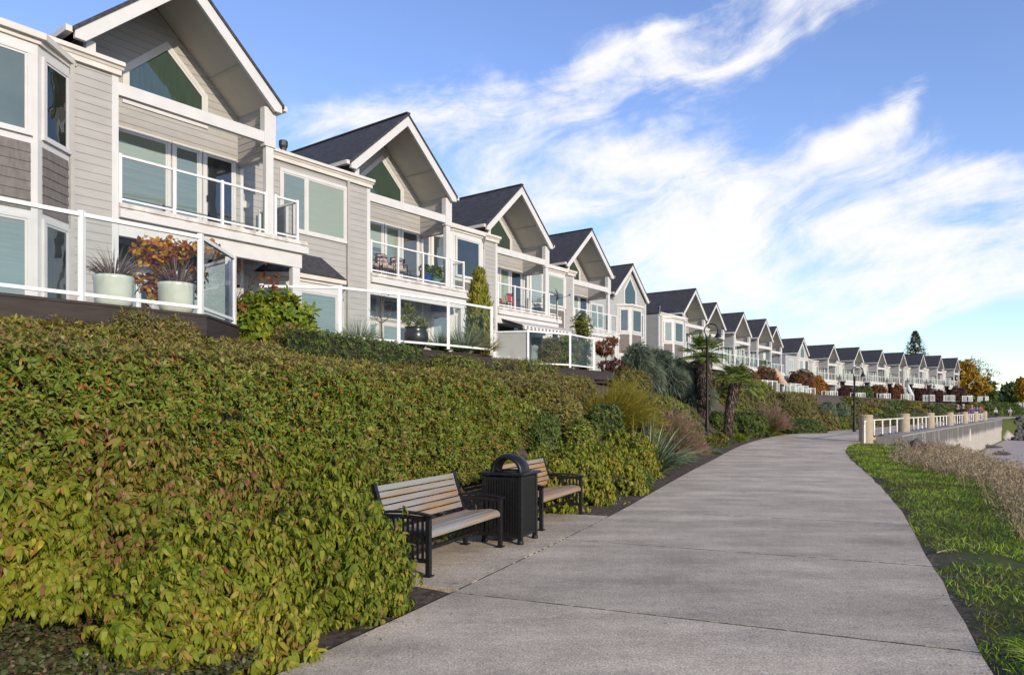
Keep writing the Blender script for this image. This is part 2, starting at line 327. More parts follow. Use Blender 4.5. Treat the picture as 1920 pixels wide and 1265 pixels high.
# concrete path in slabs with open joints
def concrete(name, base, dark, joint_dir=None):
    m, N, K = nodes(name); out = N('ShaderNodeOutputMaterial'); b = N('ShaderNodeBsdfPrincipled'); K(b.outputs[0], out.inputs[0]); b.inputs['Roughness'].default_value = .85; b.inputs['Specular IOR Level'].default_value = .25
    tc = N('ShaderNodeTexCoord')
    def nz(scale, d, stretch=None, rot=0, rough=.6):
        v = tc.outputs['Object']
        if stretch:
            mp = N('ShaderNodeMapping'); mp.inputs['Rotation'].default_value = (0, 0, rot); mp.inputs['Scale'].default_value = stretch; K(v, mp.inputs[0]); v = mp.outputs[0]
        n = N('ShaderNodeTexNoise'); n.inputs['Scale'].default_value = scale; n.inputs['Detail'].default_value = d; n.inputs['Roughness'].default_value = rough; K(v, n.inputs['Vector']); return n.outputs[0]
    def ramp(v, a, c, bpos, d):
        r = N('ShaderNodeValToRGB'); e = r.color_ramp.elements; e[0].position = a; e[0].color = rgba(c); e[1].position = bpos; e[1].color = rgba(d); K(v, r.inputs[0]); return r.outputs[0]
    def mul(c1, c2, f=1.0):
        x = N('ShaderNodeMix'); x.data_type = 'RGBA'; x.blend_type = 'MULTIPLY'; x.inputs[0].default_value = f; K(c1, x.inputs[6]); K(c2, x.inputs[7]); return x.outputs[2]
    g = ramp(nz(60, 4, rough=.75), .36, tuple(k * .50 for k in base), .62, tuple(min(k * 1.4, 1) for k in base))      # exposed aggregate
    st = ramp(nz(1.1, 6, (.28, 1.5, 1), radians(24)), .32, (.76, .755, .75), .66, (1.08, 1.07, 1.05))           # broad darker and paler stripes across the walk
    sp = ramp(nz(.9, 9, rough=.7), .36, (.74, .73, .72), .60, (1.06, 1.05, 1.03))
    fine = ramp(nz(14, 6, rough=.75), .32, (.80, .80, .80), .66, (1.12, 1.12, 1.11))
    gi = N('ShaderNodeNewGeometry'); tone = ramp(gi.outputs['Random Per Island'], 0.0, (.86, .855, .85), 1.0, (1.06, 1.05, 1.04))
    K(mul(mul(mul(mul(g, st), sp), fine), tone), b.inputs['Base Color'])
    bp = N('ShaderNodeBump'); bp.inputs['Strength'].default_value = .5; bp.inputs['Distance'].default_value = .006; K(nz(120, 3), bp.inputs['Height']); K(bp.outputs[0], b.inputs['Normal']); MATS[name] = m
concrete('path_concrete', (.60, .515, .41), None)
concrete('pad_concrete', (.56, .475, .375), None)
def path_slabs():
    mb = MB(); nl = lambda y: line_at(PL, y)[0]
    ys = [-6.5, -3.4, -.3]; y = 1.1
    ys = [-5.5, -2.2, .9, 3.85, 6.70]
    y = 6.70
    while y < 205: y += 2.72 if y < 30 else 2.4; ys.append(y)
    def right_of(y):                                   # where the joint, square to the walk, meets the right edge
        p, t = line_at(PL, y); nrm = np.array([t[1], -t[0]]); s = np.linspace(1.5, 9, 300); q = p + s[:, None] * nrm; d = sdist(PR, q[:, 0], q[:, 1])
        k = np.argmax(d < 0); return q[k]
    for a, b in zip(ys[:-1], ys[1:]):
        g = .012; n = 4; L = [nl(v) for v in np.linspace(a + g, b - g, n + 1)]; R0, R1 = right_of(a + g), right_of(b - g)
        R = [line_at(PR, v)[0] for v in np.linspace(R0[1], R1[1], n + 1)]
        R = [np.array([r[0] + mnoise.noise(Vector((r[1] * 2.3, 5, 0))) * .05, r[1]]) for r in R]
        top = [(*p, float(pz(p[1]))) for p in L] + [(*p, float(pz(p[1]))) for p in R[::-1]]
        bot = [(x, y_, z - .12) for x, y_, z in top]; m = len(top)
        mb.add(top + bot, [tuple(range(m))[::-1]] + [(i, (i + 1) % m, m + (i + 1) % m, m + i) for i in range(m)])
    tag(mb.build('path', 'path_concrete'), kind='structure')
    # the bench pad, one step to the left of the walk
    mb = MB(); q = [off(6.78, .015), off(7.9, .015), off(9.2, .015), off(10.4, .015), off(11.42, .015), off(11.42, .95), off(10.4, 1.2), off(9.2, 1.25), off(7.9, 1.25), off(6.9, 1.0)]
    mb.prism([(p[0], p[1]) for p in q][::-1], 'z', -.1, .004); tag(mb.build('pavement', 'pad_concrete'), kind='structure')
path_slabs()
surf('moss', (.055, .055, .02), (.03, .026, .016), 30, .95, .5)
def joint_moss():
    mb = MB()
    for y in [3.85] + [6.70 + 2.72 * i for i in range(9)]:
        p, t = line_at(PL, y); nrm = np.array([t[1], -t[0]]); L_ = 4.9 - max(0, 5 - y) * .1
        mb.poly([(*(p + nrm * a + t * b), float(pz(y)) - .004) for a, b in ((0.0, -.0118), (L_, -.0118), (L_, .0118), (0.0, .0118))])
    for y in (3.85, 6.70, 9.42, 12.14):
        p, t = line_at(PL, y); nrm = np.array([t[1], -t[0]])
        for s in np.arange(.05, 4.4, .07):
            if random.random() < .7:
                c = p + s * nrm; w = .0085; e = [c + nrm * a + t * b for a, b in ((-.036, -w), (.036, -w), (.036, w), (-.036, w))]
                mb.poly([(*k, -.002 + random.random() * .003) for k in e])
    for y in np.arange(6.8, 11.4, .06):
        if random.random() < .75:
            a, b = off(y, .001), off(y + .058, .001); n = (off(y, .02) - off(y, 0)); mb.poly([(*a, .001), (*b, .001), (*(b + n * .7), .003), (*(a + n * .7), .003)][::-1])
    tag(mb.build('moss', 'moss'), kind='stuff')
joint_moss()

# ------------------------------------------------------------------ the row houses
ZB = 2.55                                             # foot of the houses
def siding(mb, F, s0, s1, z0, z1, lim=None, h=.185, mat=0, proud=.017):
    """Lapped boards between s0 and s1; lim(z) narrows them under a roof slope."""
    n = max(1, round((z1 - z0) / h)); h = (z1 - z0) / n
    for i in range(n):
        a, b = z0 + i * h, z0 + (i + 1) * h; l0, r0 = lim(a) if lim else (s0, s1); l1, r1 = lim(b) if lim else (s0, s1)
        if r0 - l0 < .02: continue
        if r1 < l1: l1 = r1 = (l1 + r1) / 2
        mb.add([F(l0, proud, a), F(r0, proud, a), F(r1, .004, b), F(l1, .004, b)], [(0, 1, 2, 3)], mat)
        mb.add([F(l0, 0, a), F(r0, 0, a), F(r0, proud, a), F(l0, proud, a)], [(0, 1, 2, 3)], mat)
def frame_of(ox, oy, dx, dy):
    """Wall frame: s runs along (dx,dy), o comes out of the wall to its right-hand side."""
    L = math.hypot(dx, dy); dx, dy = dx / L, dy / L
    return lambda s, o, z: (ox + dx * s + dy * o, oy + dy * s - dx * o, z)
def window(root, F, s0, s1, z0, z1, mull=(), fill=None, name='window', fw=.085, detail=True, mid=None, sill=True):
    mb = MB(); d = .05
    mb.obox(F, s0, s0 + fw, 0, d, z0 + fw, z1 - fw); mb.obox(F, s1 - fw, s1, 0, d, z0 + fw, z1 - fw); mb.obox(F, s0, s1, 0, d + .004, z1 - fw, z1)
    mb.obox(F, s0 - (.02 if sill else 0), s1 + (.02 if sill else 0), 0, d + .015, z0, z0 + fw)
    edges = [s0 + fw] + [m for m in mull] + [s1 - fw]; panes = []
    for i, (a, b) in enumerate(zip(edges[:-1], edges[1:])):
        a += .035 if i else 0; b -= .035 if i < len(edges) - 2 else 0
        if i: mb.obox(F, a - .07, a, 0, d + .003, z0 + fw, z1 - fw)
        sw = .045; e = .036                                            # sash
        mb.obox(F, a, a + sw, 0, e, z0 + fw, z1 - fw); mb.obox(F, b - sw, b, 0, e, z0 + fw, z1 - fw); mb.obox(F, a + sw, b - sw, 0, e, z1 - fw - sw, z1 - fw); mb.obox(F, a + sw, b - sw, 0, e, z0 + fw, z0 + fw + sw)
        panes.append((a + sw, b - sw, z0 + fw + sw, z1 - fw - sw))
    fr = mb.build(name, 'trim', root); fill = fill or ['blind_green']
    for i, (a, b, c, e) in enumerate(panes):
        k = fill[i % len(fill)]; q = MB(); cut = e - (e - c) * random.choice((.3, .4, .55, 1, 1)) if k == 'blind_green' and detail else c
        q.obox(F, a - .01, b + .01, 0, .019, (c if cut == c else cut) - .01, e + .01)
        if cut > c + .05: r_ = MB(); r_.obox(F, a - .01, b + .01, 0, .0135, c - .01, cut - .01); r_.build('room', 'blind_teal_reflection' if random.random() < .6 else 'blind_grey_reflection', fr)  # below the blind, a backing tinted like the reflection of outdoors
        bl = q.build('blind' if 'blind' in k or 'curtain' in k else 'room', k, fr)
        if detail:
            q = MB(); q.poly([F(a - .01, .028, c - .01), F(b + .01, .028, c - .01), F(b + .01, .028, e + .01), F(a - .01, .028, e + .01)]); q.build('pane', 'pane', fr)
    return fr
def pentagon(root, F, c, half, z0, zs, zt, fill, flush=0.0):
    """The five-sided window under the gable."""
    def ring(k): return [(c - half + k, z0 + k), (c + half - k, z0 + k), (c + half - k, zs - .42 * k), (c, zt - 1.36 * k), (c - half + k, zs - .42 * k)]
    mb = MB(); lay = [(0, .05), (.10, .05), (.10, .038), (.175, .038)]
    o, i = ring(0), ring(.10); i2 = ring(.17)
    for a, b, d in ((o, i, .05 + flush), (i, i2, .038 + flush)):
        for k in range(5):
            p, q, r, s = a[k], a[(k + 1) % 5], b[(k + 1) % 5], b[k]
            mb.add([F(p[0], d, p[1]), F(q[0], d, q[1]), F(r[0], d, r[1]), F(s[0], d, s[1])], [(0, 1, 2, 3)])
            mb.add([F(s[0], d, s[1]), F(r[0], d, r[1]), F(r[0], 0, r[1]), F(s[0], 0, s[1])], [(0, 1, 2, 3)])
            mb.add([F(p[0], 0, p[1]), F(q[0], 0, q[1]), F(q[0], d, q[1]), F(p[0], d, p[1])], [(0, 1, 2, 3)])
    fr = mb.build('gable_window', 'trim', root); i3 = ring(.165)
    MB().poly([F(p[0], .021 + flush, p[1]) for p in i3]).build('room', fill, fr); MB().poly([F(p[0], .029 + flush, p[1]) for p in i3]).build('pane', 'pane', fr)
def railing(root, pts, z0, h, name='balcony_railing', posts=None, gap=1.35, top_r=.028, bottom=True, mats=('rail_white', 'rail_glass'), frost=False):
    """Glass railing along a polyline: rails in one frame, each post and each panel a piece of its own."""
    fr = MB(); fb = MB(); pp = []; panels = []
    for (ax, ay), (bx, by) in zip(pts[:-1], pts[1:]):
        L = math.hypot(bx - ax, by - ay); n = max(1, round(L / gap)); d = ((bx - ax) / L, (by - ay) / L)
        fr.beam((ax, ay, z0 + h), (bx, by, z0 + h), .055, .05); fb.beam((ax, ay, z0 + .09), (bx, by, z0 + .09), .04, .045)
        for k in range(n + 1):
            p = (ax + (bx - ax) * k / n, ay + (by - ay) * k / n)
            if not pp or math.hypot(p[0] - pp[-1][0], p[1] - pp[-1][1]) > .1: pp.append(p)
            if k < n:
                a = (p[0] + d[0] * .04, p[1] + d[1] * .04); b = (p[0] + d[0] * (L / n - .04), p[1] + d[1] * (L / n - .04)); panels.append((a, b))
    o = fr.build(name, mats[0], root); fb.build('bottom_rail', mats[0], o)
    for p in pp: MB().box(p[0] - .033, p[0] + .033, p[1] - .033, p[1] + .033, z0, z0 + h + .05).build('post', mats[0], o)
    for a, b in panels:
        q = MB(); q.poly([(a[0], a[1], z0 + .11), (b[0], b[1], z0 + .11), (b[0], b[1], z0 + h - .025), (a[0], a[1], z0 + h - .025)]); q.build('glass_panel', 'frosted' if frost and a is panels[0][0] else mats[1], o)
    return o
AP, HALF, ZTIP, ZTOP = 1.63, 2.6, 9.88, 12.22                 # gable: apex, half width, eave and ridge heights
SLOPE = (ZTOP - ZTIP) / HALF
def bay(root, pts, z0, z1, fills, shingle=True, lower=True, cap=True, detail=True, up=(7.1, 8.8), lo=(3.3, 5.5), name='bay_window'):
    """A faceted bay through both storeys with white corner posts and shingled panels."""
    core = MB(); core.prism([(p[0] * 1, p[1]) for p in pts][::-1], 'z', z0, z1 - .02, 0)
    b = core.build(name, 'trim', root)
    for i, (p, q) in enumerate(zip(pts[:-1], pts[1:])):
        L = math.hypot(q[0] - p[0], q[1] - p[1]); F = frame_of(p[0], p[1], q[0] - p[0], q[1] - p[1]); e = .13; f = fills[i % len(fills)]
        window(b, F, e, L - e, up[0], up[1], fill=[f[0]], detail=detail, fw=.07, mull=(L / 2,) if L > 2.4 else ())
        if lower: window(b, F, e, L - e, lo[0], lo[1], fill=[f[1]], detail=detail, fw=.07)
        if shingle:
            s = MB(); siding(s, F, e, L - e, lo[1] + .12 if lower else z0 + .1, up[0] - .14, h=.2, proud=.02); s.build('shingle_panel', 'shingle_siding', b)
    if cap:
        g = MB(); n = len(pts); cx = sum(p[0] for p in pts) / n
        for k, (o_, za, zb) in enumerate(((.05, z1 - .02, z1 + .07), (.14, z1 + .07, z1 + .2))):
            q = [(p[0] + (o_ if p[0] > cx else -o_) * .8, p[1] - (o_ if p[1] < max(k_[1] for k_ in pts) - .1 else 0)) for p in pts]; g.prism(q[::-1], 'z', za, zb)
        g.build('bay_gutter', 'gutter', b)
    return b
def make_house(label, C, phi, front='window', style='A', near=True, col='siding', fills=None, group='gabled row houses along the terrace', plaque=False, extra=None, blind=('blind_green', 'blind_green', 'blind_teal_reflection')):
    th = pi / 2 - phi; root = thing('row_house', label, 'house', (C[0], C[1], 0), th, group)
    FF = frame_of(0, 0, 1, 0); BK = 1.5; A0, A1, DEEP = -5.12, 4.12, 9.5; back = lambda s, o, z: (s, BK - o, z); left = frame_of(A0, DEEP, 0, -1); det = near
    wall, trim = MB(), MB()
    if style == 'A':
        wall.box(A0, 0, 0, BK, ZB, 9.3); wall.box(A0, A1, BK, DEEP, ZB, 9.28)
        wall.prism([(AP - HALF + .35, 9.28), (A1 - .02, 9.28), (A1 - .02, 10.1), (AP, ZTOP - .5), (AP - HALF + .35, 10.0)], 'y', BK, DEEP)
        siding(wall, FF, A0, 0, ZB, 9.3); siding(wall, back, 0, A1, 6.34, 9.3); siding(wall, back, .0, A1, ZB, 6.0)
        rl = lambda z: (max(AP - HALF + .35, AP - (ZTOP - .3 - z) / SLOPE), min(A1, AP + (ZTOP - .3 - z) / SLOPE))
        siding(wall, back, 0, 0, 9.3, ZTOP - .35, rl)
        siding(wall, frame_of(A1, BK, 0, 1), 0, DEEP - BK, ZB, 9.3)
        # side header that carries the eave over the balcony: siding inside and out
        wall.box(3.99, 4.11, .12, BK - .002, 8.42, 10.0); siding(wall, lambda s, o, z: (3.99 - o, BK - s, z), 0, BK - .12, 8.44, 9.98); siding(wall, lambda s, o, z: (4.11 + o, .12 + s, z), 0, BK - .12, 8.44, 9.98)
        wall.box(AP - HALF + .35, AP - HALF + .47, .1, BK, 9.3, 10.0); siding(wall, lambda s, o, z: (AP - HALF + .35 - o, BK - s, z), 0, BK - .1, 9.3, 9.98)
    elif style == 'P':
        wall.box(A0, A1, BK, DEEP, ZB, 9.3); siding(wall, back, A0, A1, ZB, 9.3)
        rl = lambda z: (max(AP - HALF + .35, AP - (ZTOP - .3 - z) / SLOPE), min(A1, AP + (ZTOP - .3 - z) / SLOPE)); siding(wall, back, 0, 0, 9.3, ZTOP - .35, rl)
        wall.prism([(AP - HALF + .35, 9.3), (A1 - .02, 9.3), (A1 - .02, 10.1), (AP, ZTOP - .5), (AP - HALF + .35, 10.0)], 'y', BK, DEEP)
        for xa in (3.99, AP - HALF + .35):
            wall.box(xa, xa + .12, .12, BK - .002, 8.42, 10.0); siding(wall, lambda s, o, z: (xa - o, BK - s, z), 0, BK - .12, 8.44, 9.98); siding(wall, lambda s, o, z: (xa + .12 + o, .12 + s, z), 0, BK - .12, 8.44, 9.98)
        xl = AP - HALF + .35; siding(wall, lambda s, o, z: (xl - o, DEEP - s, z), 0, DEEP - BK, 9.3, 9.98)
    else:
        wall.box(A0, A1, 0, DEEP, ZB, 9.3); siding(wall, FF, A0, A1, ZB, 9.3)
        rl = lambda z: (AP - (ZTOP - .2 - z) / SLOPE, AP + (ZTOP - .2 - z) / SLOPE)
        wall.prism([(AP - HALF + .2, 9.3), (AP + HALF - .2, 9.3), (AP + HALF - .2, ZTIP), (AP, ZTOP - .35), (AP - HALF + .2, ZTIP)], 'y', 0, DEEP - .05)
        siding(wall, FF, 0, 0, 9.3, ZTOP - .25, lambda z: (max(AP - HALF + .2, rl(z)[0]), min(AP + HALF - .2, rl(z)[1])))
    siding(wall, left, 0, DEEP - (BK if style == 'P' else 0), ZB, 9.3)
    siding(wall, lambda s, o, z: (A1 - s, DEEP + o, z), 0, A1 - A0, ZB, 9.3)
    wall.build('wall', col, root)
    # corner boards
    if style == 'A':
        trim.box(-.125, .022, -.026, .14, ZB, 9.3); trim.box(A1 - .07, A1 + .025, BK - .03, BK + .07, ZB, 9.0)
        trim.box(-.13, .02, BK - .02, BK + .1, 6.34, 6.36)
    elif style == 'B': trim.box(A1 - .1, A1 + .026, -.026, .1, ZB, 9.9)
    yo = BK if style == 'P' else 0; trim.box(A0 - .026, A0 + .1, yo - .026, yo + .1, ZB, 9.3); trim.build('corner_trim', 'trim', root)
    # roof: two shingled slopes, soffit under the front overhang, barge boards
    f0 = -.25 if style == 'B' else -.22; roof = MB(); T = .1; sof = MB()
    for sg in (-1, 1):
        e = AP + sg * (HALF + .05); ze = ZTOP - SLOPE * (HALF + .05)
        P = [(AP, ZTOP), (e, ze), (e, ze - T), (AP, ZTOP - T)]
        roof.prism(P if sg > 0 else P[::-1], 'y', f0 - .03, DEEP + .2)
        if style != 'B':
            i0 = AP + sg * .0; ie = AP + sg * (HALF - .22); zs = lambda a: ZTOP - T - .16 - SLOPE * abs(a - AP)
            for y0, y1 in ((f0 + .1, BK - .006),):
                Q = [(i0, zs(i0)), (ie, zs(ie)), (ie, zs(ie) - .02), (i0, zs(i0) - .02)]; sof.prism(Q if sg > 0 else Q[::-1], 'y', y0, y1)
            m0 = AP + sg * 1.5; sof.beam((m0, f0 + .1, zs(m0) - .028), (m0, BK - .006, zs(m0) - .028), .09, .02)
    roof.box(AP - .09, AP + .09, f0 - .035, DEEP + .2, ZTOP - .03, ZTOP + .022)
    if style == 'A':
        roof.prism([(-.1, 9.40), (2.2, 9.62), (DEEP, 10.0), (DEEP, 9.2), (-.1, 9.32)], 'x', A0 + .01, -.9)
    rf = roof.build('roof', 'roof_shingle', root)
    if style != 'B': sof.build('soffit', 'soffit', root)
    for sg in (-1, 1):
        B = MB(); e = AP + sg * HALF; dz = .42
        P = [(AP, ZTOP - .035), (e, ZTIP - .035), (e, ZTIP - .27), (e - sg * .22, ZTIP - .27), (AP, ZTOP - .035 - dz)]
        B.prism(P if sg > 0 else P[::-1], 'y', f0, f0 + .1); B.build('barge_board', 'trim', root, bevel=.006 if near else 0)
        g = MB(); x = AP + sg * (HALF + .11); g.box(x - .07, x + .07, f0 + .02, DEEP, ZTIP - .17, ZTIP - .04); g.build('eave_gutter', 'gutter', root)
    # front gutter
    if style == 'A':
        g = MB(); g.prism([(-.02, 9.30), (-.12, 9.30), (-.15, 9.36), (-.20, 9.37), (-.20, 9.46), (-.02, 9.46)], 'x', A0, .10); g.box(A0, .06, -.1, .02, 9.18, 9.30); g.build('gutter', 'gutter', root)
        d = MB(); d.box(-1.02, -.93, -.1, -.02, ZB, 9.2); d.build('downspout', 'siding', root)
        # beam and columns in front of the balcony
        MB().box(.022, 3.82, -.03, .12, 8.76, 9.05).build('beam', 'trim', root, bevel=.008 if near else 0)
        c = MB(); c.box(3.80, 4.15, -.055, .16, 8.68, 9.72); c.box(3.87, 4.10, -.02, .14, 6.32, 8.68); c.build('column', 'trim', root, bevel=.008 if near else 0)
        MB().box(AP - HALF + .3, AP - HALF + .5, -.03, .12, 9.4, 9.75).build('column', 'trim', root)
        # balcony
        s = MB(); s.box(.02, 5.15, -.10, BK + .35, 6.22, 6.32); s.box(.02, 5.15, -.06, BK + .3, 6.16, 6.22); sl_ = s.build('balcony_slab', 'slab_edge', root)
        s = MB(); s.box(.02, 5.17, -.13, -.02, 5.98, 6.16); s.box(5.07, 5.17, -.02, BK + .3, 5.98, 6.16); s.build('fascia', 'trim', sl_, bevel=.006 if near else 0)
        MB().box(.03, 5.02, -.02, .14, 5.58, 5.97).build('lower_beam', 'trim', root); MB().box(4.72, 4.96, -.01, .15, ZB, 5.575).build('lower_column', 'trim', root)
        railing(root, [(.05, -.03), (3.84, -.03)], 6.32, 1.07); railing(root, [(4.14, -.03), (4.85, -.03), (4.85, 1.75)], 6.32, 1.07, gap=2)
        # balcony glazing
        f = fills or ['blind_green', 'blind_teal_reflection']
        window(root, back, .55, 2.02, 6.36, 8.62, fill=[blind[0]], detail=det); window(root, back, 2.06, 2.88, 6.36, 8.62, fill=[blind[1]], name='sidelight', detail=det)
        d = window(root, back, 2.92, 3.9, 6.36, 8.62, fill=['door_dark' if front != 'window' else 'door_grey'], name='balcony_door', detail=det)
        if near: h = MB(); h.box(3.02, 3.05, BK - .12, BK - .04, 7.25, 7.42); h.build('handle', 'dark_metal', d)
        pentagon(root, back, 1.93, 1.13, 9.22, 10.12, 11.16, 'curtain_dark')
        # patio doors under the balcony
        window(root, back, .25, 1.75, ZB + .35, 4.9, fill=['blind_teal_reflection'], detail=det); window(root, back, .25, 1.75, 5.0, 5.85, fill=['blind_teal_reflection'], name='transom', detail=det)
        window(root, back, 1.9, 3.7, ZB + .35, 4.9, mull=(2.8,), fill=['blind_teal_reflection', 'interior_dark'], name='patio_door', detail=det); window(root, back, 1.9, 3.7, 5.0, 5.85, fill=['interior_dark'], name='transom', detail=det)
    elif style == 'P':
        g = MB(); g.box(A0, -.7, BK - .2, BK - .03, 9.3, 9.46); g.build('gutter', 'gutter', root)
        MB().box(-.42, 3.82, -.03, .12, 8.70, 9.02).build('beam', 'trim', root); MB().box(xl + .02, xl + .1, .12, BK, 8.28, 8.415).build('side_beam', 'trim', root)
        for xc in (-.62, 3.80):
            c = MB(); c.box(xc, xc + .35, -.055, .16, 8.62, 9.72); c.box(xc + .05, xc + .29, -.02, .14, 6.32, 8.62); c.build('column', 'trim', root)
            MB().box(xc + .05, xc + .29, -.01, .15, ZB, 5.575).build('lower_column', 'trim', root)
        s = MB(); s.box(A0 + .3, 4.25, -.10, BK - .02, 6.2, 6.32); sl_ = s.build('balcony_slab', 'slab_edge', root); MB().box(A0 + .28, 4.27, -.13, -.02, 5.98, 6.2).build('fascia', 'trim', sl_); MB().box(A0 + .3, 4.2, -.02, .14, 5.58, 5.97).build('lower_beam', 'trim', root)
        railing(root, [(A0 + .35, BK - .1), (A0 + .35, -.03), (-.6, -.03)], 6.32, 1.07); railing(root, [(-.3, -.03), (3.84, -.03)], 6.32, 1.07)
        window(root, back, -3.0, -.9, 6.36, 8.62, mull=(-2.3, -1.6), fill=['curtain_dark', 'blind_green', 'curtain_dark'], detail=det); window(root, back, .4, 2.0, 6.36, 8.62, mull=(1.2,), fill=[blind[0], 'curtain_dark'], detail=det); window(root, back, 2.3, 3.3, 6.36, 8.6, fill=['curtain_dark'], name='balcony_door', detail=det)
        bay(root, [(-5.0, BK), (-4.7, BK - .6), (-3.7, BK - .6), (-3.2, BK)], ZB, 8.95, [('blind_green', 'blind_teal_reflection'), ('blind_green', 'interior_dark'), ('curtain_dark', 'interior_dark')], detail=det)
        window(root, back, .2, 3.6, ZB + .4, 5.3, mull=(1.4, 2.5), fill=['interior_dark'], name='patio_door', detail=det)
    else:
        pentagon(root, FF, AP, .95, 9.1, 10.3, 11.35, 'curtain_dark', .0)
        bay(root, [(.1, 0), (.1, -.01), (.75, -.75), (2.2, -.75), (2.85, 0)], ZB, 8.75, [('interior_dark', 'interior_dark'), ('blind_teal_reflection', 'interior_dark'), ('blind_teal_reflection', 'interior_dark'), ('curtain_dark', 'interior_dark')][1:], detail=det, name='bay_window') if False else bay(root, [(-.2, 0), (.45, -.75), (2.1, -.75), (2.75, 0)], ZB, 8.9, [('blind_teal_reflection', 'interior_dark'), ('curtain_dark', 'interior_dark')], detail=det)
        window(root, FF, 2.95, 3.75, 6.9, 8.75, fill=['curtain_dark'], detail=det); window(root, FF, -3.9, -2.2, 7.1, 8.8, fill=['blind_teal_reflection'], mull=(-3.05,), detail=det)
    # the front section beside the balcony
    if style == 'A' and front == 'window':
        window(root, FF, -3.6, -1.0, 7.1, 8.98, mull=(-2.62,), fill=['blind_teal_reflection', 'blind_green'], fw=.1, detail=det)
        P = [(-4.3, 0), (-3.6, -.75), (-1.85, -.75), (-1.15, 0)]
        b = bay(root, P, ZB, 5.5, [('blind_teal_reflection', 0)], shingle=False, lower=False, detail=det, up=(3.0, 5.25))
        r = MB(); q = [(-4.5, 0, 5.71), (-3.7, -.93, 5.71), (-1.75, -.93, 5.71), (-.95, 0, 5.71), (-3.4, 0, 6.5), (-2.05, 0, 6.5)]
        r.add(q, [(1, 2, 5, 4), (0, 1, 4), (2, 3, 5), (0, 3, 2, 1), (0, 4, 5, 3)]); r.build('bay_roof', 'roof_shingle', b)
    elif style == 'A' and front == 'bay':
        bay(root, [(-4.5, 0), (-3.7, -.65), (-1.85, -.65), (-.95, 0)], ZB, 9.0, [('interior_dark', 'blind_teal_reflection'), ('interior_dark', 'blind_teal_reflection'), ('curtain_dark', 'curtain_dark')] if not fills else fills, detail=det)
    if near:
        v = MB(); v.tube([(-2.6, 1.2, 9.5), (-2.6, 1.2, 10.12)], .1, 14); v.tube([(-2.6, 1.2, 10.1), (-2.6, 1.2, 10.16), (-2.6, 1.2, 10.3), (-2.6, 1.2, 10.33)], [.12, .145, .145, .13], 14); v.build('vent_pipe', 'vent_metal', root, smooth=False)
    if plaque:
        q = MB(); q.prism([(4.42 + .17 * cos(t), 7.55 + .1 * sin(t)) for t in np.linspace(0, 2 * pi, 20, endpoint=False)], 'y', 1.83, 1.87); pl = q.build('number_plaque', 'plaque', root, bevel=.01)
    return root
U = lambda phi: (np.array([sin(phi), cos(phi)]), np.array([-cos(phi), sin(phi)]))
PH = .654
def from_peak(px, py, phi, b=-.25, z=ZTOP):
    Y = F_PX * (z - EYE) / (HOR - py); P = np.array([(px - 960) / F_PX * Y, Y]); u, n = U(phi); return P - AP * u - b * n
HOUSES = []
def H(C, phi, label, **k):
    if len(HOUSES) > 3 and 'blind' not in k: k['blind'] = (random.choice(('blind_green', 'blind_pale', 'blind_teal_reflection', 'curtain_dark')), random.choice(('blind_green', 'blind_grey_reflection', 'blind_teal_reflection', 'curtain_green')), 0)
    if len(HOUSES) > 4 and k.get('front') == 'bay' and 'fills' not in k: k['fills'] = [tuple(random.choice(('blind_green', 'blind_pale', 'blind_teal_reflection', 'blind_grey_reflection', 'curtain_dark', 'interior_dark')) for _ in range(2)) for _ in range(3)]
    HOUSES.append((make_house(label, C, phi, **k), np.array(C), phi))
H((-8.95, 16.86), PH, 'nearest grey row house, with a brown shingled bay on its left edge', front='bay', plaque=True, fills=[('interior_dark', 'blind_teal_reflection'), ('blind_grey_reflection', 'blind_teal_reflection'), ('curtain_green', 'curtain_green')], blind=('blind_green', 'blind_teal_reflection', 0))
H((-4.886, 25.47), PH, 'grey row house with a wide flat window above a dark hipped bay roof', front='window', plaque=True, blind=('blind_green', 'blind_green', 0))
H((-.695, 33.94), PH, 'grey row house with two red chairs on its balcony and a striped awning', front='bay', plaque=True)
H((3.516, 42.5), PH, 'grey row house just before the flat fronted gable, greenish blinds in its bay', front='bay', fills=[('blind_teal_reflection', 'blind_teal_reflection'), ('blind_green', 'blind_teal_reflection'), ('blind_green', 'curtain_dark')])
H(from_peak(1186.6, 494.4, PH), PH, 'flat fronted gabled row house behind the weeping cedar, with a five-sided window', style='B', col='siding_grey')
H(from_peak(1305.2, 540.6, PH), PH, 'row house with a long roof slope, seen above the palm crowns', front='bay')
H(from_peak(1344.0, 566.7, PH), PH, 'row house just past the street lamp, its gable half covered by the long roof', front='bay')
H(from_peak(1394.8, 585.0, .66), .66, 'row house with tall white columns standing right of the palms', style='P')
H(from_peak(1436.8, 597.6, .67), .67, 'row house with three round clipped bushes on its balcony', style='P')
H(from_peak(1456.5, 611.5, .68), .68, 'row house with narrow gable tucked behind the one with round bushes', front='bay')
H(from_peak(1507.2, 633.0, .70), .70, 'flat fronted gabled row house above the leaning beige umbrella', style='B', col='siding_grey', near=False)
FARL = ['row house right of the far flat fronted gable, white framed balcony under its gable', 'row house straight behind the second street lamp', 'row house above the blue folded umbrella', 'row house with dark shrubs under it, left of the conifer',
        'row house with its roof in front of the tall conifer', 'row house second from the far end, right below the conifer tip', 'last row house at the far end, against the yellow tree']
for (px, py), lb in zip([(1564.3, 645.3), (1611.5, 650.5), (1654.8, 655.5), (1694.7, 660.2), (1731.7, 662.5), (1764.9, 666.0), (1796, 670.5)], FARL):
    H(from_peak(px, py, .735), .735, lb, style='P', near=False, blind=('curtain_dark', 'blind_green', 0))

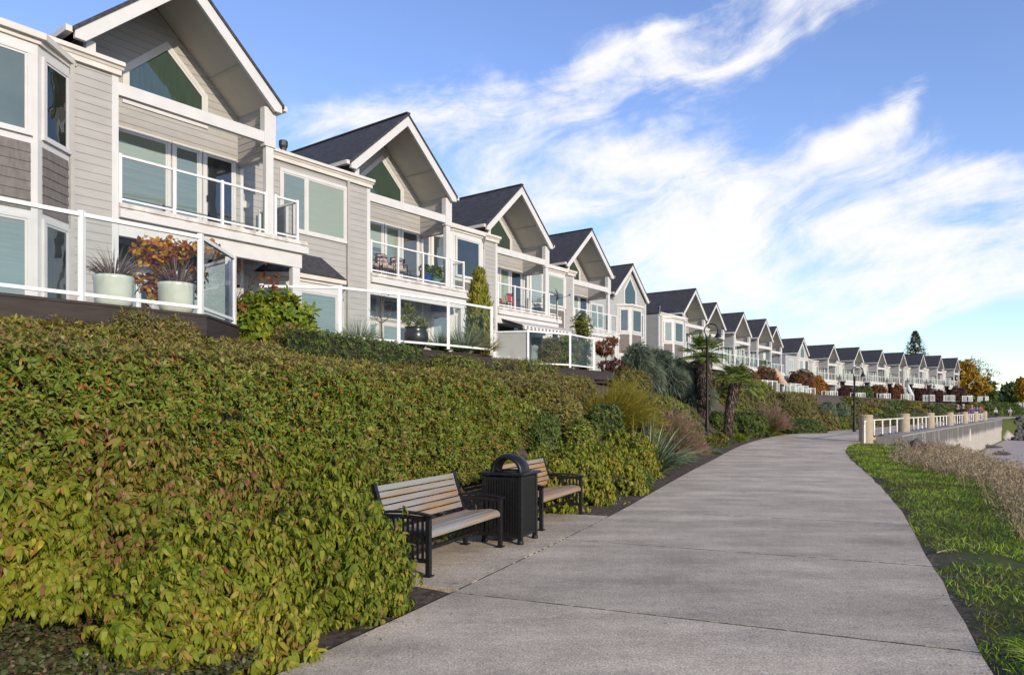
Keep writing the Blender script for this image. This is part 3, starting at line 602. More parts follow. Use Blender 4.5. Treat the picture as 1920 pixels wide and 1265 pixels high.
# ------------------------------------------------------------------ plants: tools
def norm(a): return a / np.maximum(np.linalg.norm(a, axis=-1, keepdims=True), 1e-9)
class Soup:
    """Arrays of triangles and quads gathered into one mesh (leaves, blades, cores)."""
    def __init__(s): s.V = []; s.F = []; s.n = 0
    def add(s, V, faces, mat):
        """faces: list of (m,k) index arrays into V"""
        for f in faces: s.F.append((np.asarray(f) + s.n, mat))
        s.V.append(np.asarray(V, float)); s.n += len(V)
    def leaves(s, P, D, Nn, L, Wd, droop=.35, mat=0):
        """Bent six-point leaves: base P, direction D, upper side Nn."""
        n = len(P); D = norm(D); Sd = norm(np.cross(D, Nn)); Up = np.cross(Sd, D); L = np.broadcast_to(L, (n,))[:, None]; Wd = np.broadcast_to(Wd, (n,))[:, None]; dr = np.broadcast_to(droop, (n,))[:, None]
        m1, m2, tp = P + D * L * .32, P + D * L * .70 - Up * L * dr * .35, P + D * L * (1 - dr * .2) - Up * L * dr
        V = np.stack([P, m1 - Sd * Wd * .5, m1 + Sd * Wd * .5, m2 - Sd * Wd * .40, m2 + Sd * Wd * .40, tp], 1).reshape(-1, 3); i = np.arange(n)[:, None] * 6
        s.add(V, [i + np.array([[0, 2, 1]]), i + np.array([[1, 2, 4, 3]]), i + np.array([[3, 4, 5]])], mat)
    def blades(s, P, D, L, Wd, bend=.5, mat=0, seg=4, taper=1.0):
        """Arching strips: start P, direction D, falling by bend*L at the tip."""
        n = len(P); D = norm(D); L = np.broadcast_to(L, (n,))[:, None]; Wd = np.broadcast_to(Wd, (n,))[:, None]; bend = np.broadcast_to(bend, (n,))[:, None]
        R = norm(RNG.normal(size=(n, 3)) * [1, 1, .2] + 1e-3); Sd = norm(np.cross(D, R)); pts = []
        for k in range(seg + 1):
            t = k / seg; c = P + D * L * t; c = c - np.array([0, 0, 1]) * (bend * L) * t * t; w = Wd * .5 * (1 - .92 * t ** 1.6 * taper); pts += [c - Sd * w, c + Sd * w]
        V = np.stack(pts, 1).reshape(-1, 3); m = 2 * (seg + 1); i = np.arange(n)[:, None] * m
        s.add(V, [i + np.array([[2 * k, 2 * k + 1, 2 * k + 3, 2 * k + 2]]) for k in range(seg)], mat)
    def build(s, name, mats, loc=None, parent=None, smooth=False):
        V = np.concatenate(s.V); ls, st, mi, c = [], [], [], 0
        for f, m in s.F:
            k = f.shape[1]; ls.append(f.ravel()); st.append(c + np.arange(len(f)) * k); mi.append(np.full(len(f), m)); c += f.size
        if loc is not None: V = V - np.asarray(loc, float)
        me = bpy.data.meshes.new(name); me.vertices.add(len(V)); me.vertices.foreach_set('co', V.ravel().astype(np.float32))
        ls, st, mi = np.concatenate(ls), np.concatenate(st), np.concatenate(mi)
        me.loops.add(len(ls)); me.loops.foreach_set('vertex_index', ls.astype(np.int32)); me.polygons.add(len(st)); me.polygons.foreach_set('loop_start', st.astype(np.int32))
        for m in (mats if isinstance(mats, (list, tuple)) else [mats]): me.materials.append(MATS[m])
        me.polygons.foreach_set('material_index', mi.astype(np.int32)); me.polygons.foreach_set('use_smooth', np.full(len(st), bool(smooth)))
        me.update(calc_edges=True); o = bpy.data.objects.new(name, me); COL.objects.link(o)
        if loc is not None: o.location = loc
        if parent: o.parent = parent
        return o
def fbm(P, s, seed=0.0): return np.array([mnoise.fractal(Vector((p[0] * s + seed, p[1] * s, p[2] * s)), 1.0, 2.0, 3) for p in P])
def grid_core(fn, nu, nv, amp, scale, seed):
    """Closed-looking sheet from fn(u,v) with outward lumps; returns vertices and quads."""
    u, v = np.meshgrid(np.linspace(0, 1, nu), np.linspace(0, 1, nv), indexing='ij'); P = fn(u.ravel(), v.ravel())
    G = P.reshape(nu, nv, 3); du = np.gradient(G, axis=0); dv = np.gradient(G, axis=1); Nn = norm(np.cross(du, dv)).reshape(-1, 3)
    c = P.mean(0)
    if np.mean(np.sum((P - c) * Nn, 1)) < 0: Nn = -Nn
    P = P + Nn * (fbm(P, scale, seed) * amp)[:, None]
    i = (np.arange(nu - 1)[:, None] * nv + np.arange(nv - 1)[None]).ravel(); Q = np.stack([i, i + nv, i + nv + 1, i + 1], 1)
    return P, Q, Nn
def hedge_core(pts, width, zt, zb=None, side=1, round_=.28, amp=.07, scale=1.6, seed=0.0, end=.45, square=4.0):
    """Clipped hedge along ground points 'pts' (its front line); the body lies 'width' to the left of that line."""
    pts = np.array(pts, float); seg = np.hypot(*np.diff(pts, axis=0).T); cum = np.r_[0, np.cumsum(seg)]; Ltot = cum[-1]
    zt_ = np.broadcast_to(zt, (len(pts),)); zb_ = np.array([gz(*p) - .1 for p in pts]) if zb is None else np.broadcast_to(zb, (len(pts),))
    nu, nv = max(8, int(Ltot / .14)), 34
    def fn(u, v):
        s = u * Ltot; x, y = np.interp(s, cum, pts[:, 0]), np.interp(s, cum, pts[:, 1]); e = .2
        tx = np.interp(np.minimum(s + e, Ltot), cum, pts[:, 0]) - np.interp(np.maximum(s - e, 0), cum, pts[:, 0]); ty = np.interp(np.minimum(s + e, Ltot), cum, pts[:, 1]) - np.interp(np.maximum(s - e, 0), cum, pts[:, 1]); l = np.hypot(tx, ty); tx, ty = tx / l, ty / l
        a = pi * (1 - v) * 1.0; ca, sa = np.cos(a), np.sin(a); p = 2 / square
        cx = np.sign(ca) * np.abs(ca) ** p; cz = np.abs(sa) ** p
        sh = np.clip(np.minimum(s, Ltot - s) / end, 0, 1); sh = (1 - (1 - sh) ** 2.6) ** (1 / 2.6)
        w = width / 2 * (.25 + .75 * sh); lat = width / 2 - cx * w                    # v=0 at the front foot
        b, t = np.interp(s, cum, zb_), np.interp(s, cum, zt_); z = b + (t - b) * cz * (.35 + .65 * sh)
        return np.stack([x - ty * lat * side, y + tx * lat * side, z], 1)
    return grid_core(fn, nu, nv, amp, scale, seed)
def blob_core(c, r, seed=0.0, amp=.12, scale=1.4, power=2.3, nu=26, nv=16, zcut=-.25):
    def fn(u, v):
        a, t = 2 * pi * u, np.arcsin(zcut) + v * (pi / 2 - np.arcsin(zcut)); p = 2 / power
        ct, st = np.abs(np.cos(t)) ** p, np.sign(np.sin(t)) * np.abs(np.sin(t)) ** p; ca, sa = np.sign(np.cos(a)) * np.abs(np.cos(a)) ** p, np.sign(np.sin(a)) * np.abs(np.sin(a)) ** p
        return np.stack([c[0] + r[0] * ct * ca, c[1] + r[1] * ct * sa, c[2] + r[2] * st], 1)
    return grid_core(fn, nu, nv, amp, scale, seed)
def sample(core, n, back=.45):
    """Random points with normals on a core; sides turned away from the path get fewer."""
    P, Q, Nn = core; A = P[Q]; ar = .5 * np.linalg.norm(np.cross(A[:, 2] - A[:, 0], A[:, 3] - A[:, 1]), axis=1); fn = Nn[Q].mean(1)
    face = fn @ np.array([.45, -.85, .3]); w = ar * np.clip(back + (1 - back) * (face + .55), back, 1); w /= w.sum()
    k = RNG.choice(len(Q), n, p=w); a, b = RNG.random(n)[:, None], RNG.random(n)[:, None]; T = A[k]
    return (T[:, 0] * (1 - a) + T[:, 1] * a) * (1 - b) + (T[:, 3] * (1 - a) + T[:, 2] * a) * b, fn[k], ar.sum()
def shrink(core, d): P, Q, Nn = core; return P - Nn * d, Q, Nn
def whorls(sp, P, Nn, per, L, Wd, up=.22, droop=.3, spread=.9, mat=0, depth=.05, jit=.35, lv=.3):
    """Rosettes of leaves on shoot tips that lean out of the surface."""
    n = len(P); ax = norm(Nn * .8 + np.array([0, 0, up]) + RNG.normal(size=(n, 3)) * jit); P = P - Nn * (RNG.random(n)[:, None] ** 1.5 * depth) + Nn * RNG.normal(size=(n, 1)) * depth * .35
    t = norm(np.cross(ax, RNG.normal(size=(n, 3)))); b = np.cross(ax, t); sc = np.clip(1 + RNG.normal(size=n) * .26, .45, 1.7)
    for k in range(per):
        a = 2 * pi * k / per + RNG.normal(size=n) * .35; o = t * np.cos(a)[:, None] + b * np.sin(a)[:, None]; el = spread + RNG.normal(size=n) * .25
        D = o * np.sin(el)[:, None] + ax * np.cos(el)[:, None]; Lk = L * sc * (1 + RNG.normal(size=n) * lv * .5)
        sp.leaves(P + o * .006 - ax * (RNG.random((n, 1)) * L * .35), D, norm(ax * np.sin(el)[:, None] - o * np.cos(el)[:, None] + 1e-4), np.abs(Lk), Wd * sc * (1 + RNG.normal(size=n) * .2), np.clip(droop + RNG.normal(size=n) * .15, 0, 1), mat)
def hang(sp, P, Nn, per, L, Wd, mat=0, depth=.10, droop=.55):
    """Drooping leaves: each shoot reaches out and its leaves hang from it like shingles."""
    m = max(1, n0 // 5) if (n0 := len(P)) > 200 else n0; k_ = RNG.integers(0, m, n0); P0, N0 = P[:m], Nn[:m]; st = RNG.random(n0)[:, None]                # leaves sit in tiers on shared shoots
    shoot = norm(N0 * .7 + np.array([0, 0, .5]) + RNG.normal(size=(m, 3)) * .3) * (.06 + .13 * RNG.random((m, 1))); P = P0[k_] + shoot[k_] * st + RNG.normal(size=(n0, 3)) * .022; Nn = N0[k_]
    n = len(P); ax = norm(shoot[k_] * 6 + Nn * .3 + RNG.normal(size=(n, 3)) * .2); P = P + Nn * (RNG.normal(size=(n, 1)) * depth * .5 - depth * .2); t = norm(np.cross(ax, RNG.normal(size=(n, 3)))); b = np.cross(ax, t); sc = 1 + RNG.normal(size=n) * .2
    for k in range(per):
        a = 2 * pi * k / per + RNG.normal(size=n) * .4; o = t * np.cos(a)[:, None] + b * np.sin(a)[:, None]
        D = norm(o * .62 + Nn * .35 + np.array([0, 0, -.62]) + RNG.normal(size=(n, 3)) * .14); up = norm(ax * .8 + o * .7)
        sp.leaves(P - ax * RNG.random((n, 1)) * L * .5, D, up, L * sc * (1 + RNG.normal(size=n) * .15), Wd * sc, np.clip(droop + RNG.normal(size=n) * .18, .1, 1.1), mat)
def finish(sp, name, mats, label, cat, base, group=None, kind=None):
    return tag(sp.build(name, mats, loc=base), label, cat, group, kind)
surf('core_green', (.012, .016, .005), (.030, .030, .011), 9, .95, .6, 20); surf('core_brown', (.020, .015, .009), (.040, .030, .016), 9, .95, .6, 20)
surf('bark', (.075, .055, .04), (.15, .12, .095), 12, .9, .8, 25, stretch=(1, 1, .3)); surf('twig_red', (.07, .025, .018), (.04, .022, .018), 10, .7)

G1, G2, G3 = (.135, .19, .02), (.19, .225, .026), (.085, .13, .018)
leaf('leaf_hedge', [(G1, 4), (G2, 3.6), (G3, 3), ((0.185, 0.197, 0.0285), 1.6), ((0.283, 0.209, 0.0285), .7), ((0.394, 0.123, 0.019), .45), ((0.345, 0.0431, 0.019), .16), ((0.246, 0.148, 0.057), .4)], .22, .45, spec=.25,
     zone=[(G2, 3), ((.13, .15, .025), 3), (G1, 3), ((.19, .16, .04), 1.5), ((.26, .13, .04), .9), ((.30, .06, .03), .35)], zscale=1.0)
leaf('leaf_droop', [((.17, .215, .018), 4), ((.24, .26, .026), 3.6), ((.105, .16, .016), 3), ((.33, .29, .045), 1.3), ((.30, .20, .05), .5), ((.20, .11, .055), .3), ((.17, .035, .03), .15)], .3, .5, spec=.2,
     zone=[((.25, .26, .026), 3), ((.18, .215, .02), 3.4), ((.32, .27, .045), 1.6), ((.30, .18, .045), .8), ((.19, .09, .05), .5), ((.42, .38, .035), .5)], zscale=1.3)
leaf('leaf_box', [((0.16, 0.205, 0.0216), 3), ((0.226, 0.255, 0.0264), 3), ((0.104, 0.147, 0.0168), 2.5), ((0.32, 0.313, 0.042), 1.2), ((0.302, 0.177, 0.036), .6)], .2, .45, zone=[((.13, .125, .025), 3), ((.16, .12, .035), 2), ((.09, .10, .02), 2), ((.2, .11, .045), 1)], zscale=.7)
leaf('leaf_tip', [((0.213, 0.201, 0.03), 3), ((0.269, 0.23, 0.045), 2.4), ((0.146, 0.161, 0.022), 2.6), ((0.302, 0.184, 0.06), 1.2), ((0.224, 0.115, 0.05), .7)], .2, .45, zone=[((.22, .19, .05), 3), ((.15, .15, .025), 3), ((.26, .14, .07), 1.2)], zscale=.8)
leaf('leaf_dark', [((0.0576, 0.0998, 0.0169), 3), ((0.0864, 0.135, 0.0221), 3), ((0.125, 0.163, 0.026), 1.5), ((0.173, 0.156, 0.039), .6)], .18, .5)
leaf('leaf_bright', [((0.175, 0.237, 0.02), 3), ((0.237, 0.275, 0.028), 2.5), ((0.112, 0.175, 0.018), 2.5), ((0.425, 0.375, 0.03), .7)], .3, .35)
leaf('leaf_yellow', [((.24, .25, .03), 3), ((.30, .29, .035), 2), ((.16, .19, .025), 2), ((.34, .28, .05), 1)], .3, .5)
leaf('leaf_bronze', [((0.177, 0.169, 0.0396), 3), ((0.258, 0.193, 0.0528), 2), ((0.121, 0.129, 0.029), 2.5), ((0.354, 0.274, 0.119), .8), ((0.306, 0.145, 0.066), .8)], .2, .5)
leaf('grass_gold', [((0.257, 0.223, 0.022), 3), ((0.351, 0.27, 0.035), 2), ((0.162, 0.182, 0.02), 3), ((0.432, 0.324, 0.06), 1)], .3, .6)
leaf('grass_green', [((0.15, 0.173, 0.022), 3), ((0.195, 0.18, 0.0275), 2), ((0.105, 0.135, 0.0198), 2), ((0.27, 0.195, 0.0385), 1.2)], .3, .6)
leaf('plume', [((.30, .15, .17), 4), ((0.288, 0.156, 0.125), 3), ((0.375, 0.225, 0.175), 3), ((0.225, 0.112, 0.106), 2), ((0.425, 0.312, 0.188), 1)], .3, .8)
leaf('strap_blue', [((0.136, 0.184, 0.104), 3), ((0.192, 0.232, 0.136), 2.4), ((0.088, 0.128, 0.072), 2), ((0.272, 0.288, 0.144), .8)], .15, .45)
leaf('strap_yellow', [((.40, .33, .03), 3), ((.32, .28, .03), 2), ((.36, .24, .06), 1)], .25, .5); leaf('strap_dead', [((.42, .31, .19), 2), ((.32, .22, .13), 2), ((.24, .16, .10), 1)], .2, .7)
leaf('needle_blue', [((0.118, 0.156, 0.107), 3), ((0.159, 0.194, 0.131), 2.5), ((0.0825, 0.113, 0.0752), 2.5), ((0.2, 0.226, 0.138), .7)], .1, .6)
leaf('leaf_red', [((0.18, 0.0495, 0.02), 3), ((0.225, 0.09, 0.025), 2.5), ((0.112, 0.027, 0.018), 2.5), ((0.27, 0.153, 0.03), 1)], .35, .5); leaf('leaf_purple', [((.09, .028, .026), 3), ((.13, .04, .03), 2), ((.06, .022, .02), 2)], .3, .5)
leaf('leaf_autumn', [((.42, .13, .02), 3), ((.50, .26, .02), 3), ((.30, .06, .03), 2), ((.24, .05, .06), 1.6), ((.20, .22, .03), 1), ((.55, .36, .03), 1.5)], .4, .5)
leaf('leaf_gold', [((.42, .24, .012), 3), ((.34, .19, .015), 3), ((.24, .16, .02), 2), ((.50, .32, .02), 1.4)], .35, .5)
leaf('palm_leaf', [((0.112, 0.168, 0.0234), 3), ((0.184, 0.232, 0.0364), 2), ((0.072, 0.112, 0.0182), 2.5), ((0.32, 0.32, 0.065), .8)], .2, .32); leaf('palm_fibre', [((.085, .06, .042), 3), ((.14, .10, .07), 2), ((.05, .036, .028), 2), ((.24, .18, .13), .8)], .1, .9)
leaf('turf', [((0.375, 0.312, 0.143), .9), ((0.2, 0.175, 0.055), .8), ((0.211, 0.355, 0.0185), 3), ((0.312, 0.453, 0.0238), 2.5), ((0.134, 0.249, 0.0158), 2.5), ((0.49, 0.517, 0.0528), .8)], .3, .5, zone=[((.12, .15, .02), 3), ((.18, .18, .04), 2), ((.08, .11, .02), 2)], zscale=.8)
leaf('straw', [((0.347, 0.263, 0.163), 3), ((0.42, 0.326, 0.21), 2), ((0.252, 0.184, 0.11), 2.5), ((0.483, 0.399, 0.263), .8)], .25, .8)
leaf('leaf_cover', [((.075, .095, .035), 3), ((.10, .11, .045), 2), ((.13, .10, .055), 1), ((.14, .075, .045), .6), ((.17, .16, .08), .5)], .15, .4)
leaf('dead_blade', [((.20, .14, .12), 2), ((.12, .08, .07), 2), ((.30, .23, .19), 1), ((.07, .05, .05), 1.4)], .2, .7)
leaf('thuja', [((.26, .25, .025), 3), ((.33, .30, .035), 2), ((.17, .17, .02), 2.5), ((.10, .11, .02), 1)], .25, .6); leaf('conifer', [((0.0525, 0.075, 0.026), 3), ((0.0825, 0.105, 0.0325), 2), ((0.135, 0.135, 0.039), 1)], .1, .7)

leaf('leaf_droop_red', [((.15, .17, .022), 3), ((.22, .215, .03), 3), ((.10, .135, .018), 2.5), ((.33, .22, .06), 1.8), ((.30, .13, .05), 1.2), ((.19, .07, .05), .9), ((.36, .27, .12), .8)], .3, .5, spec=.2, zone=[((.20, .21, .025), 3), ((.13, .16, .02), 3), ((.30, .18, .06), 1.4), ((.22, .09, .05), .9)], zscale=1.6)
leaf('leaf_droop_green', [((.155, .19, .019), 4), ((.21, .235, .024), 3.4), ((.10, .14, .015), 3), ((.30, .26, .04), 1.2), ((.22, .11, .05), .4)], .3, .5, spec=.2)
# ------------------------------------------------------------------ hedges and shrubs on the bank
def hedge(label, pts, width, zt, n, per=6, L=.06, Wd=.018, mat='leaf_hedge', group='clipped hedges on the bank', name='hedge', core='core_green', depth=.07, drop=.10, top=None, **kw):
    c = hedge_core(pts, width, zt, **kw); sp = Soup(); s = shrink(c, drop); sp.add(s[0], [s[1]], 1); P, Nn, _ = sample(c, n)
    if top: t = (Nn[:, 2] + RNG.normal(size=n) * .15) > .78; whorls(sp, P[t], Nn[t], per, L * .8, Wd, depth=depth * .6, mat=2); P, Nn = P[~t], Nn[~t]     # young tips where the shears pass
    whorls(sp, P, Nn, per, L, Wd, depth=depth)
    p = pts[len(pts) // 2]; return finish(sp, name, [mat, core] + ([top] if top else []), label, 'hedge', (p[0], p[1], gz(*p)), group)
def shrub(label, c, r, n, per=6, L=.07, Wd=.028, mat='leaf_droop', group='shrubs on the bank', name='shrub', core='core_green', kind='whorl', power=2.3, amp=.12, scale=1.4, depth=.08, up=.25, cat='shrub', zcut=-.25, drop=.06):
    k = blob_core(c, r, seed=c[0] * 3.1 + c[1], amp=amp, scale=scale, power=power, zcut=zcut); sp = Soup(); s = shrink(k, drop); sp.add(s[0], [s[1]], 1); P, Nn, _ = sample(k, n)
    if kind == 'whorl': whorls(sp, P, Nn, per, L, Wd, depth=depth, up=up)
    else: hang(sp, P, Nn, per, L, Wd, depth=depth)
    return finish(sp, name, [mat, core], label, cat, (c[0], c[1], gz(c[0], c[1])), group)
def grass_clump(label, c, r, h, n, mat, plume=None, name='ornamental_grass', group='ornamental grasses on the bank', lean=(0, 0), width=.012, spread=.55, cat='ornamental grass', bend=.35, base=None, pl=.22, pf=.3):
    z = gz(*c) if base is None else base; sp = Soup(); a = RNG.random(n) * 2 * pi; q = np.sqrt(RNG.random(n)); P = np.stack([c[0] + np.cos(a) * q * r * .35, c[1] + np.sin(a) * q * r * .35, np.full(n, z - .02)], 1)
    D = np.stack([np.cos(a) * q * spread + lean[0], np.sin(a) * q * spread + lean[1], np.ones(n)], 1) + RNG.normal(size=(n, 3)) * .10; Ln = h * (1.15 + RNG.normal(size=n) * .13) * (1 - .12 * q)
    sp.blades(P, D, Ln, width, bend * (.4 + q) * (.7 + .6 * RNG.random(n)), 0, 5)
    if plume:
        m = int(n * pf); Dn = norm(D[:m]); b = bend * (.4 + q[:m]); tip = P[:m] + Dn * Ln[:m, None] - np.array([0, 0, 1]) * (b * Ln[:m])[:, None]; dd = norm(Dn + np.array([0, 0, -1]) * (b * 1.2)[:, None])
        for j in range(5): sp.leaves(tip - dd * pl * .8 * RNG.random((m, 1)) + RNG.normal(size=(m, 3)) * .02, dd + RNG.normal(size=(m, 3)) * .25, RNG.normal(size=(m, 3)), pl * (.5 + .5 * RNG.random(m)), .011, .3, 1)
    return finish(sp, name, [mat] + ([plume] if plume else []), label, cat, (c[0], c[1], z), group)
def P2(px, d): return tuple(onpx(px, d))

# the long clipped hedge behind the benches
FR = [off(y, 1.72) for y in np.linspace(1.2, 12.3, 16)]
hedge('longest clipped hedge, tall and glossy with scattered red leaves, behind the benches', FR, 1.5, 2.15, 30000, per=7, L=.052, Wd=.0165, depth=.11, amp=.09, scale=1.3, square=4.2, end=.6, zb=[gz(*p) + .3 for p in FR], top='leaf_tip', drop=.12)

hedge('low clipped hedge with yellowish top, running behind the tall hedge to the golden grass', [off(y, 3.25) for y in np.linspace(4.5, 22.3, 20)], 1.0, np.r_[np.full(7, 2.36), np.linspace(2.38, 2.62, 13)], 13000, per=6, L=.055, Wd=.018, mat='leaf_tip', amp=.07, square=5)
hedge('loose hedge lying against the foot of the dark brown deck', [off(y, 4.25) for y in np.linspace(5.0, 9.6, 8)], .8, 2.56, 4600, per=6, L=.055, Wd=.018, mat='leaf_tip', amp=.07)
hedge('small neat box hedge below the glass fence, left of the black urn', [P2(588, 4.45), P2(660, 4.45), P2(730, 4.45), P2(806, 4.45)], .75, 2.93, 3200, per=5, L=.035, Wd=.015, mat='leaf_dark', amp=.03, square=7, end=.2, drop=.05)
hedge('clipped box hedge under the corner of the second glass fence', [P2(856, 4.2), P2(925, 4.3), P2(992, 4.4)], .9, [2.82, 2.92, 3.02], 2600, per=5, L=.04, Wd=.016, mat='leaf_box', amp=.06, end=.3)
hedge('clipped box hedge under the third glass fence, left of the golden grass', [P2(994, 4.4), P2(1040, 4.45), P2(1086, 4.5)], 1.1, [3.08, 3.1, 3.05], 2600, per=5, L=.04, Wd=.016, mat='leaf_box', amp=.06, end=.35)
# drooping shrubs in the foreground: centre, radii
DS = [((-2.10, 5.15), .58, .54, .66, 'drooping yellow-green shrub at the very front, spilling over the path edge'), ((-1.60, 6.12), .60, .58, .72, 'drooping yellow-green shrub touching the near arm of the first bench'),
      ((-2.48, 6.6), .54, .52, .72, 'drooping shrub with tan leaf tips behind the two front mounds, below the glossy hedge'), ((-3.15, 5.75), .70, .62, .92, 'drooping reddish-tinged shrub near the left picture edge, tallest of the mounds'), ((-3.5, 4.85), .6, .55, .66, 'drooping shrub right above the dark ground cover in the corner'),
      ((-2.15, 7.35), .60, .62, .74, 'drooping shrub squeezed between the first bench back and the glossy hedge')]
for (x, y), rx, ry, h, lb in DS:
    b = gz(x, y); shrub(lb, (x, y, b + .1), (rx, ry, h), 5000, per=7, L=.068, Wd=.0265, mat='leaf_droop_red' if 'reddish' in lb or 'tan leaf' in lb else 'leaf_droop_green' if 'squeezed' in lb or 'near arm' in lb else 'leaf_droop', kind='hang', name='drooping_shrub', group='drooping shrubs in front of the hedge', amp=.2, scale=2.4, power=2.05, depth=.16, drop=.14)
for px, d, w, h, lb in [(1062, 1.25, .80, .85, 'drooping green shrub right behind the far bench'), (1122, 1.1, .85, .80, 'drooping green shrub between the far bench and the spiky blue plant'), (1165, 1.35, .8, .95, 'drooping green shrub just left of the spiky blue plant'), (1012, 1.3, .6, .75, 'drooping green shrub peeping out behind the litter bin')]:
    x, y = P2(px, d); shrub(lb, (x, y, gz(x, y)), (w, w, h), 2300, per=6, L=.085, Wd=.032, kind='hang', name='drooping_shrub', group='drooping shrubs beside the far bench', amp=.14, depth=.14)
# clipped shrubs up the bank, read left to right
def sh(px, d, w, top, n, lb, **k):
    """w: half width in photo pixels, top: photo row of the top"""
    x, y = P2(px, d); r = w * y / F_PX; g = gz(x, y); h = max(zat(top, y) - g, .25); zr = k.pop('zr', None) or h / 1.25
    return shrub(lb, (x, y, g + h - zr), (r, k.pop('ry', r), zr), n, **k)
sh(1006, 3.0, 40, 722, 1500, 'clipped shrub filling the gap behind the end of the tall hedge', L=.05, Wd=.02, mat='leaf_tip', power=4)
sh(1020, 2.1, 30, 772, 1300, 'green clipped shrub low beside the rounded end of the tall hedge', L=.055, Wd=.02, mat='leaf_dark', power=3)
sh(1090, 1.7, 36, 790, 1400, 'olive clipped shrub between the drooping shrubs and the dark rounded one', L=.055, Wd=.02, mat='leaf_box', power=3)
sh(986, 2.5, 34, 748, 1500, 'olive clipped shrub right behind the rounded end of the tall hedge', L=.05, Wd=.02, mat='leaf_box', power=3.2)
sh(1350, 1.9, 26, 772, 1000, 'dark bushy shrub between the two palm trunks', L=.08, Wd=.028, mat='leaf_dark', amp=.3)
sh(1338, 1.0, 16, 818, 700, 'low olive shrub at the foot of the nearest street lamp', L=.07, Wd=.025, mat='leaf_box', amp=.3)
sh(1048, 2.5, 42, 745, 1500, 'boxy clipped shrub at the end of the tall hedge', L=.05, Wd=.02, mat='leaf_tip', power=4)
sh(1128, 1.9, 38, 757, 1700, 'dark rounded clipped shrub under the golden grass', L=.05, Wd=.022, mat='leaf_dark', power=3.2)
sh(1172, 4.3, 48, 690, 1500, 'upright shrub with brown seed heads, left of the weeping cedar', L=.09, Wd=.02, mat='leaf_bronze', up=1.2)
sh(1198, .42, 30, 874, 1100, 'low dark mound beside the path, below the spiky blue plant', L=.05, Wd=.012, mat='leaf_dark')
hedge('big rounded clipped hedge between the purple grass and the palm trunks', [P2(1222, 1.2), P2(1255, 1.0), P2(1290, .8), P2(1330, .7)], 2.0, [2.2, 2.15, 2.05, 1.6], 5200, per=6, L=.055, Wd=.02, mat='leaf_box', amp=.1, end=.9, square=3.2)
hedge('tall clipped hedge right of the palms, under the white stepped fence', [P2(1378, 2.6), P2(1410, 2.6), P2(1440, 2.6), P2(1462, 2.6)], 2.2, [3.4, 3.4, 3.35, 3.2], 3600, per=5, L=.08, Wd=.03, mat='leaf_box', amp=.12, end=.7)
sh(1400, 1.2, 34, 770, 1300, 'dark untidy shrub behind the second palm trunk', L=.09, Wd=.03, mat='leaf_dark', amp=.35)
sh(1496, 1.5, 42, 762, 1400, 'shrub with pale flower heads above the dark low one, right of the pink grass', L=.10, Wd=.035, mat='leaf_bronze')
sh(1498, .6, 44, 785, 1700, 'low dark spreading shrub beside the path, right of the pink grass', L=.07, Wd=.025, mat='leaf_dark')
sh(1545, .9, 26, 772, 1100, 'reddish-tipped shrub beside the path bend', L=.08, Wd=.03, mat='leaf_bronze')
sh(1580, .6, 38, 785, 1500, 'bright clipped shrub at the foot of the second street lamp', L=.08, Wd=.03, mat='leaf_box', power=3)
hedge('clipped orange-tinged hedge under the middle white fence', [P2(1478, 3.2), P2(1510, 3.2), P2(1536, 3.2)], 1.6, 2.75, 1800, per=5, L=.08, Wd=.03, mat='leaf_bronze', amp=.1, end=.6)
hedge('green hedge under the middle white fence, left of the clipped dark domes', [P2(1490, 2.2), P2(1520, 2.2), P2(1545, 2.2)], 1.6, 2.0, 1600, per=5, L=.08, Wd=.03, mat='leaf_box', amp=.12, end=.6)
k = 0
for px, d, w, top, lb in [(1553, 2.0, 16, 752, 'grey-green clipped dome, topmost left of the cluster'), (1578, 2.3, 15, 754, 'grey-green clipped dome, topmost right of the cluster'), (1600, 2.2, 14, 766, 'grey-green clipped dome behind the second street lamp'), (1551, 1.6, 20, 768, 'grey-green clipped dome with the widest crown'),
                          (1582, 1.5, 14, 773, 'small grey-green clipped dome in the middle of the cluster'), (1541, 2.3, 13, 757, 'darker clipped dome at the left of the cluster'), (1594, 1.2, 20, 781, 'flat grey-green clipped dome nearest the lamp foot'), (1643, 1.6, 20, 775, 'grey-green clipped dome right of the first bollard'), (1712, 1.3, 17, 773, 'grey-green clipped dome right of the second bollard')]:
    sh(px, d, w, top, 800, lb, L=.06, Wd=.02, mat='strap_blue', amp=.04, name='clipped_dome', group='clipped domes below the far fences', power=2.4, depth=.03)
# ornamental grasses
def gc(px, d, top, w, n, lb, mat, plume=None, **k):
    x, y = P2(px, d); return grass_clump(lb, (x, y), w * y / F_PX, (zat(top, y) - gz(x, y)) * k.pop('hs', 1.0), n, mat, plume, **k)
gc(1140, 2.5, 706, 66, 3200, 'golden feathery grass fountain leaning right, above the dark clipped shrub', 'grass_gold', 'grass_gold', lean=(.32, -.1), bend=.42, hs=1.1, width=.016, pf=.15)
gc(1240, 1.25, 764, 46, 2600, 'purple plumed grass leaning right, in front of the rounded hedge', 'grass_green', 'plume', lean=(.22, -.12), bend=.36, hs=.95, width=.015, pf=.34)
gc(1424, .9, 756, 54, 2600, 'pink plumed grass fountain beside the path, right of the palms', 'grass_green', 'plume', lean=(.2, -.1), bend=.34, width=.02, hs=1.0, pl=.35, pf=.2)
gc(1376, 3.4, 738, 40, 900, 'rusty grass tuft behind the second palm', 'grass_gold', 'plume', lean=(.2, 0), width=.02)
gc(1382, .7, 806, 30, 900, 'bright green strappy clump at the foot of the second palm', 'leaf_bright', None, spread=.9, bend=.55, width=.03, name='strappy_plant', cat='plant')
gc(1340, .35, 838, 26, 900, 'blue-grey grass tuft on the path edge', 'strap_blue', None, spread=1.0, bend=.4, width=.008)
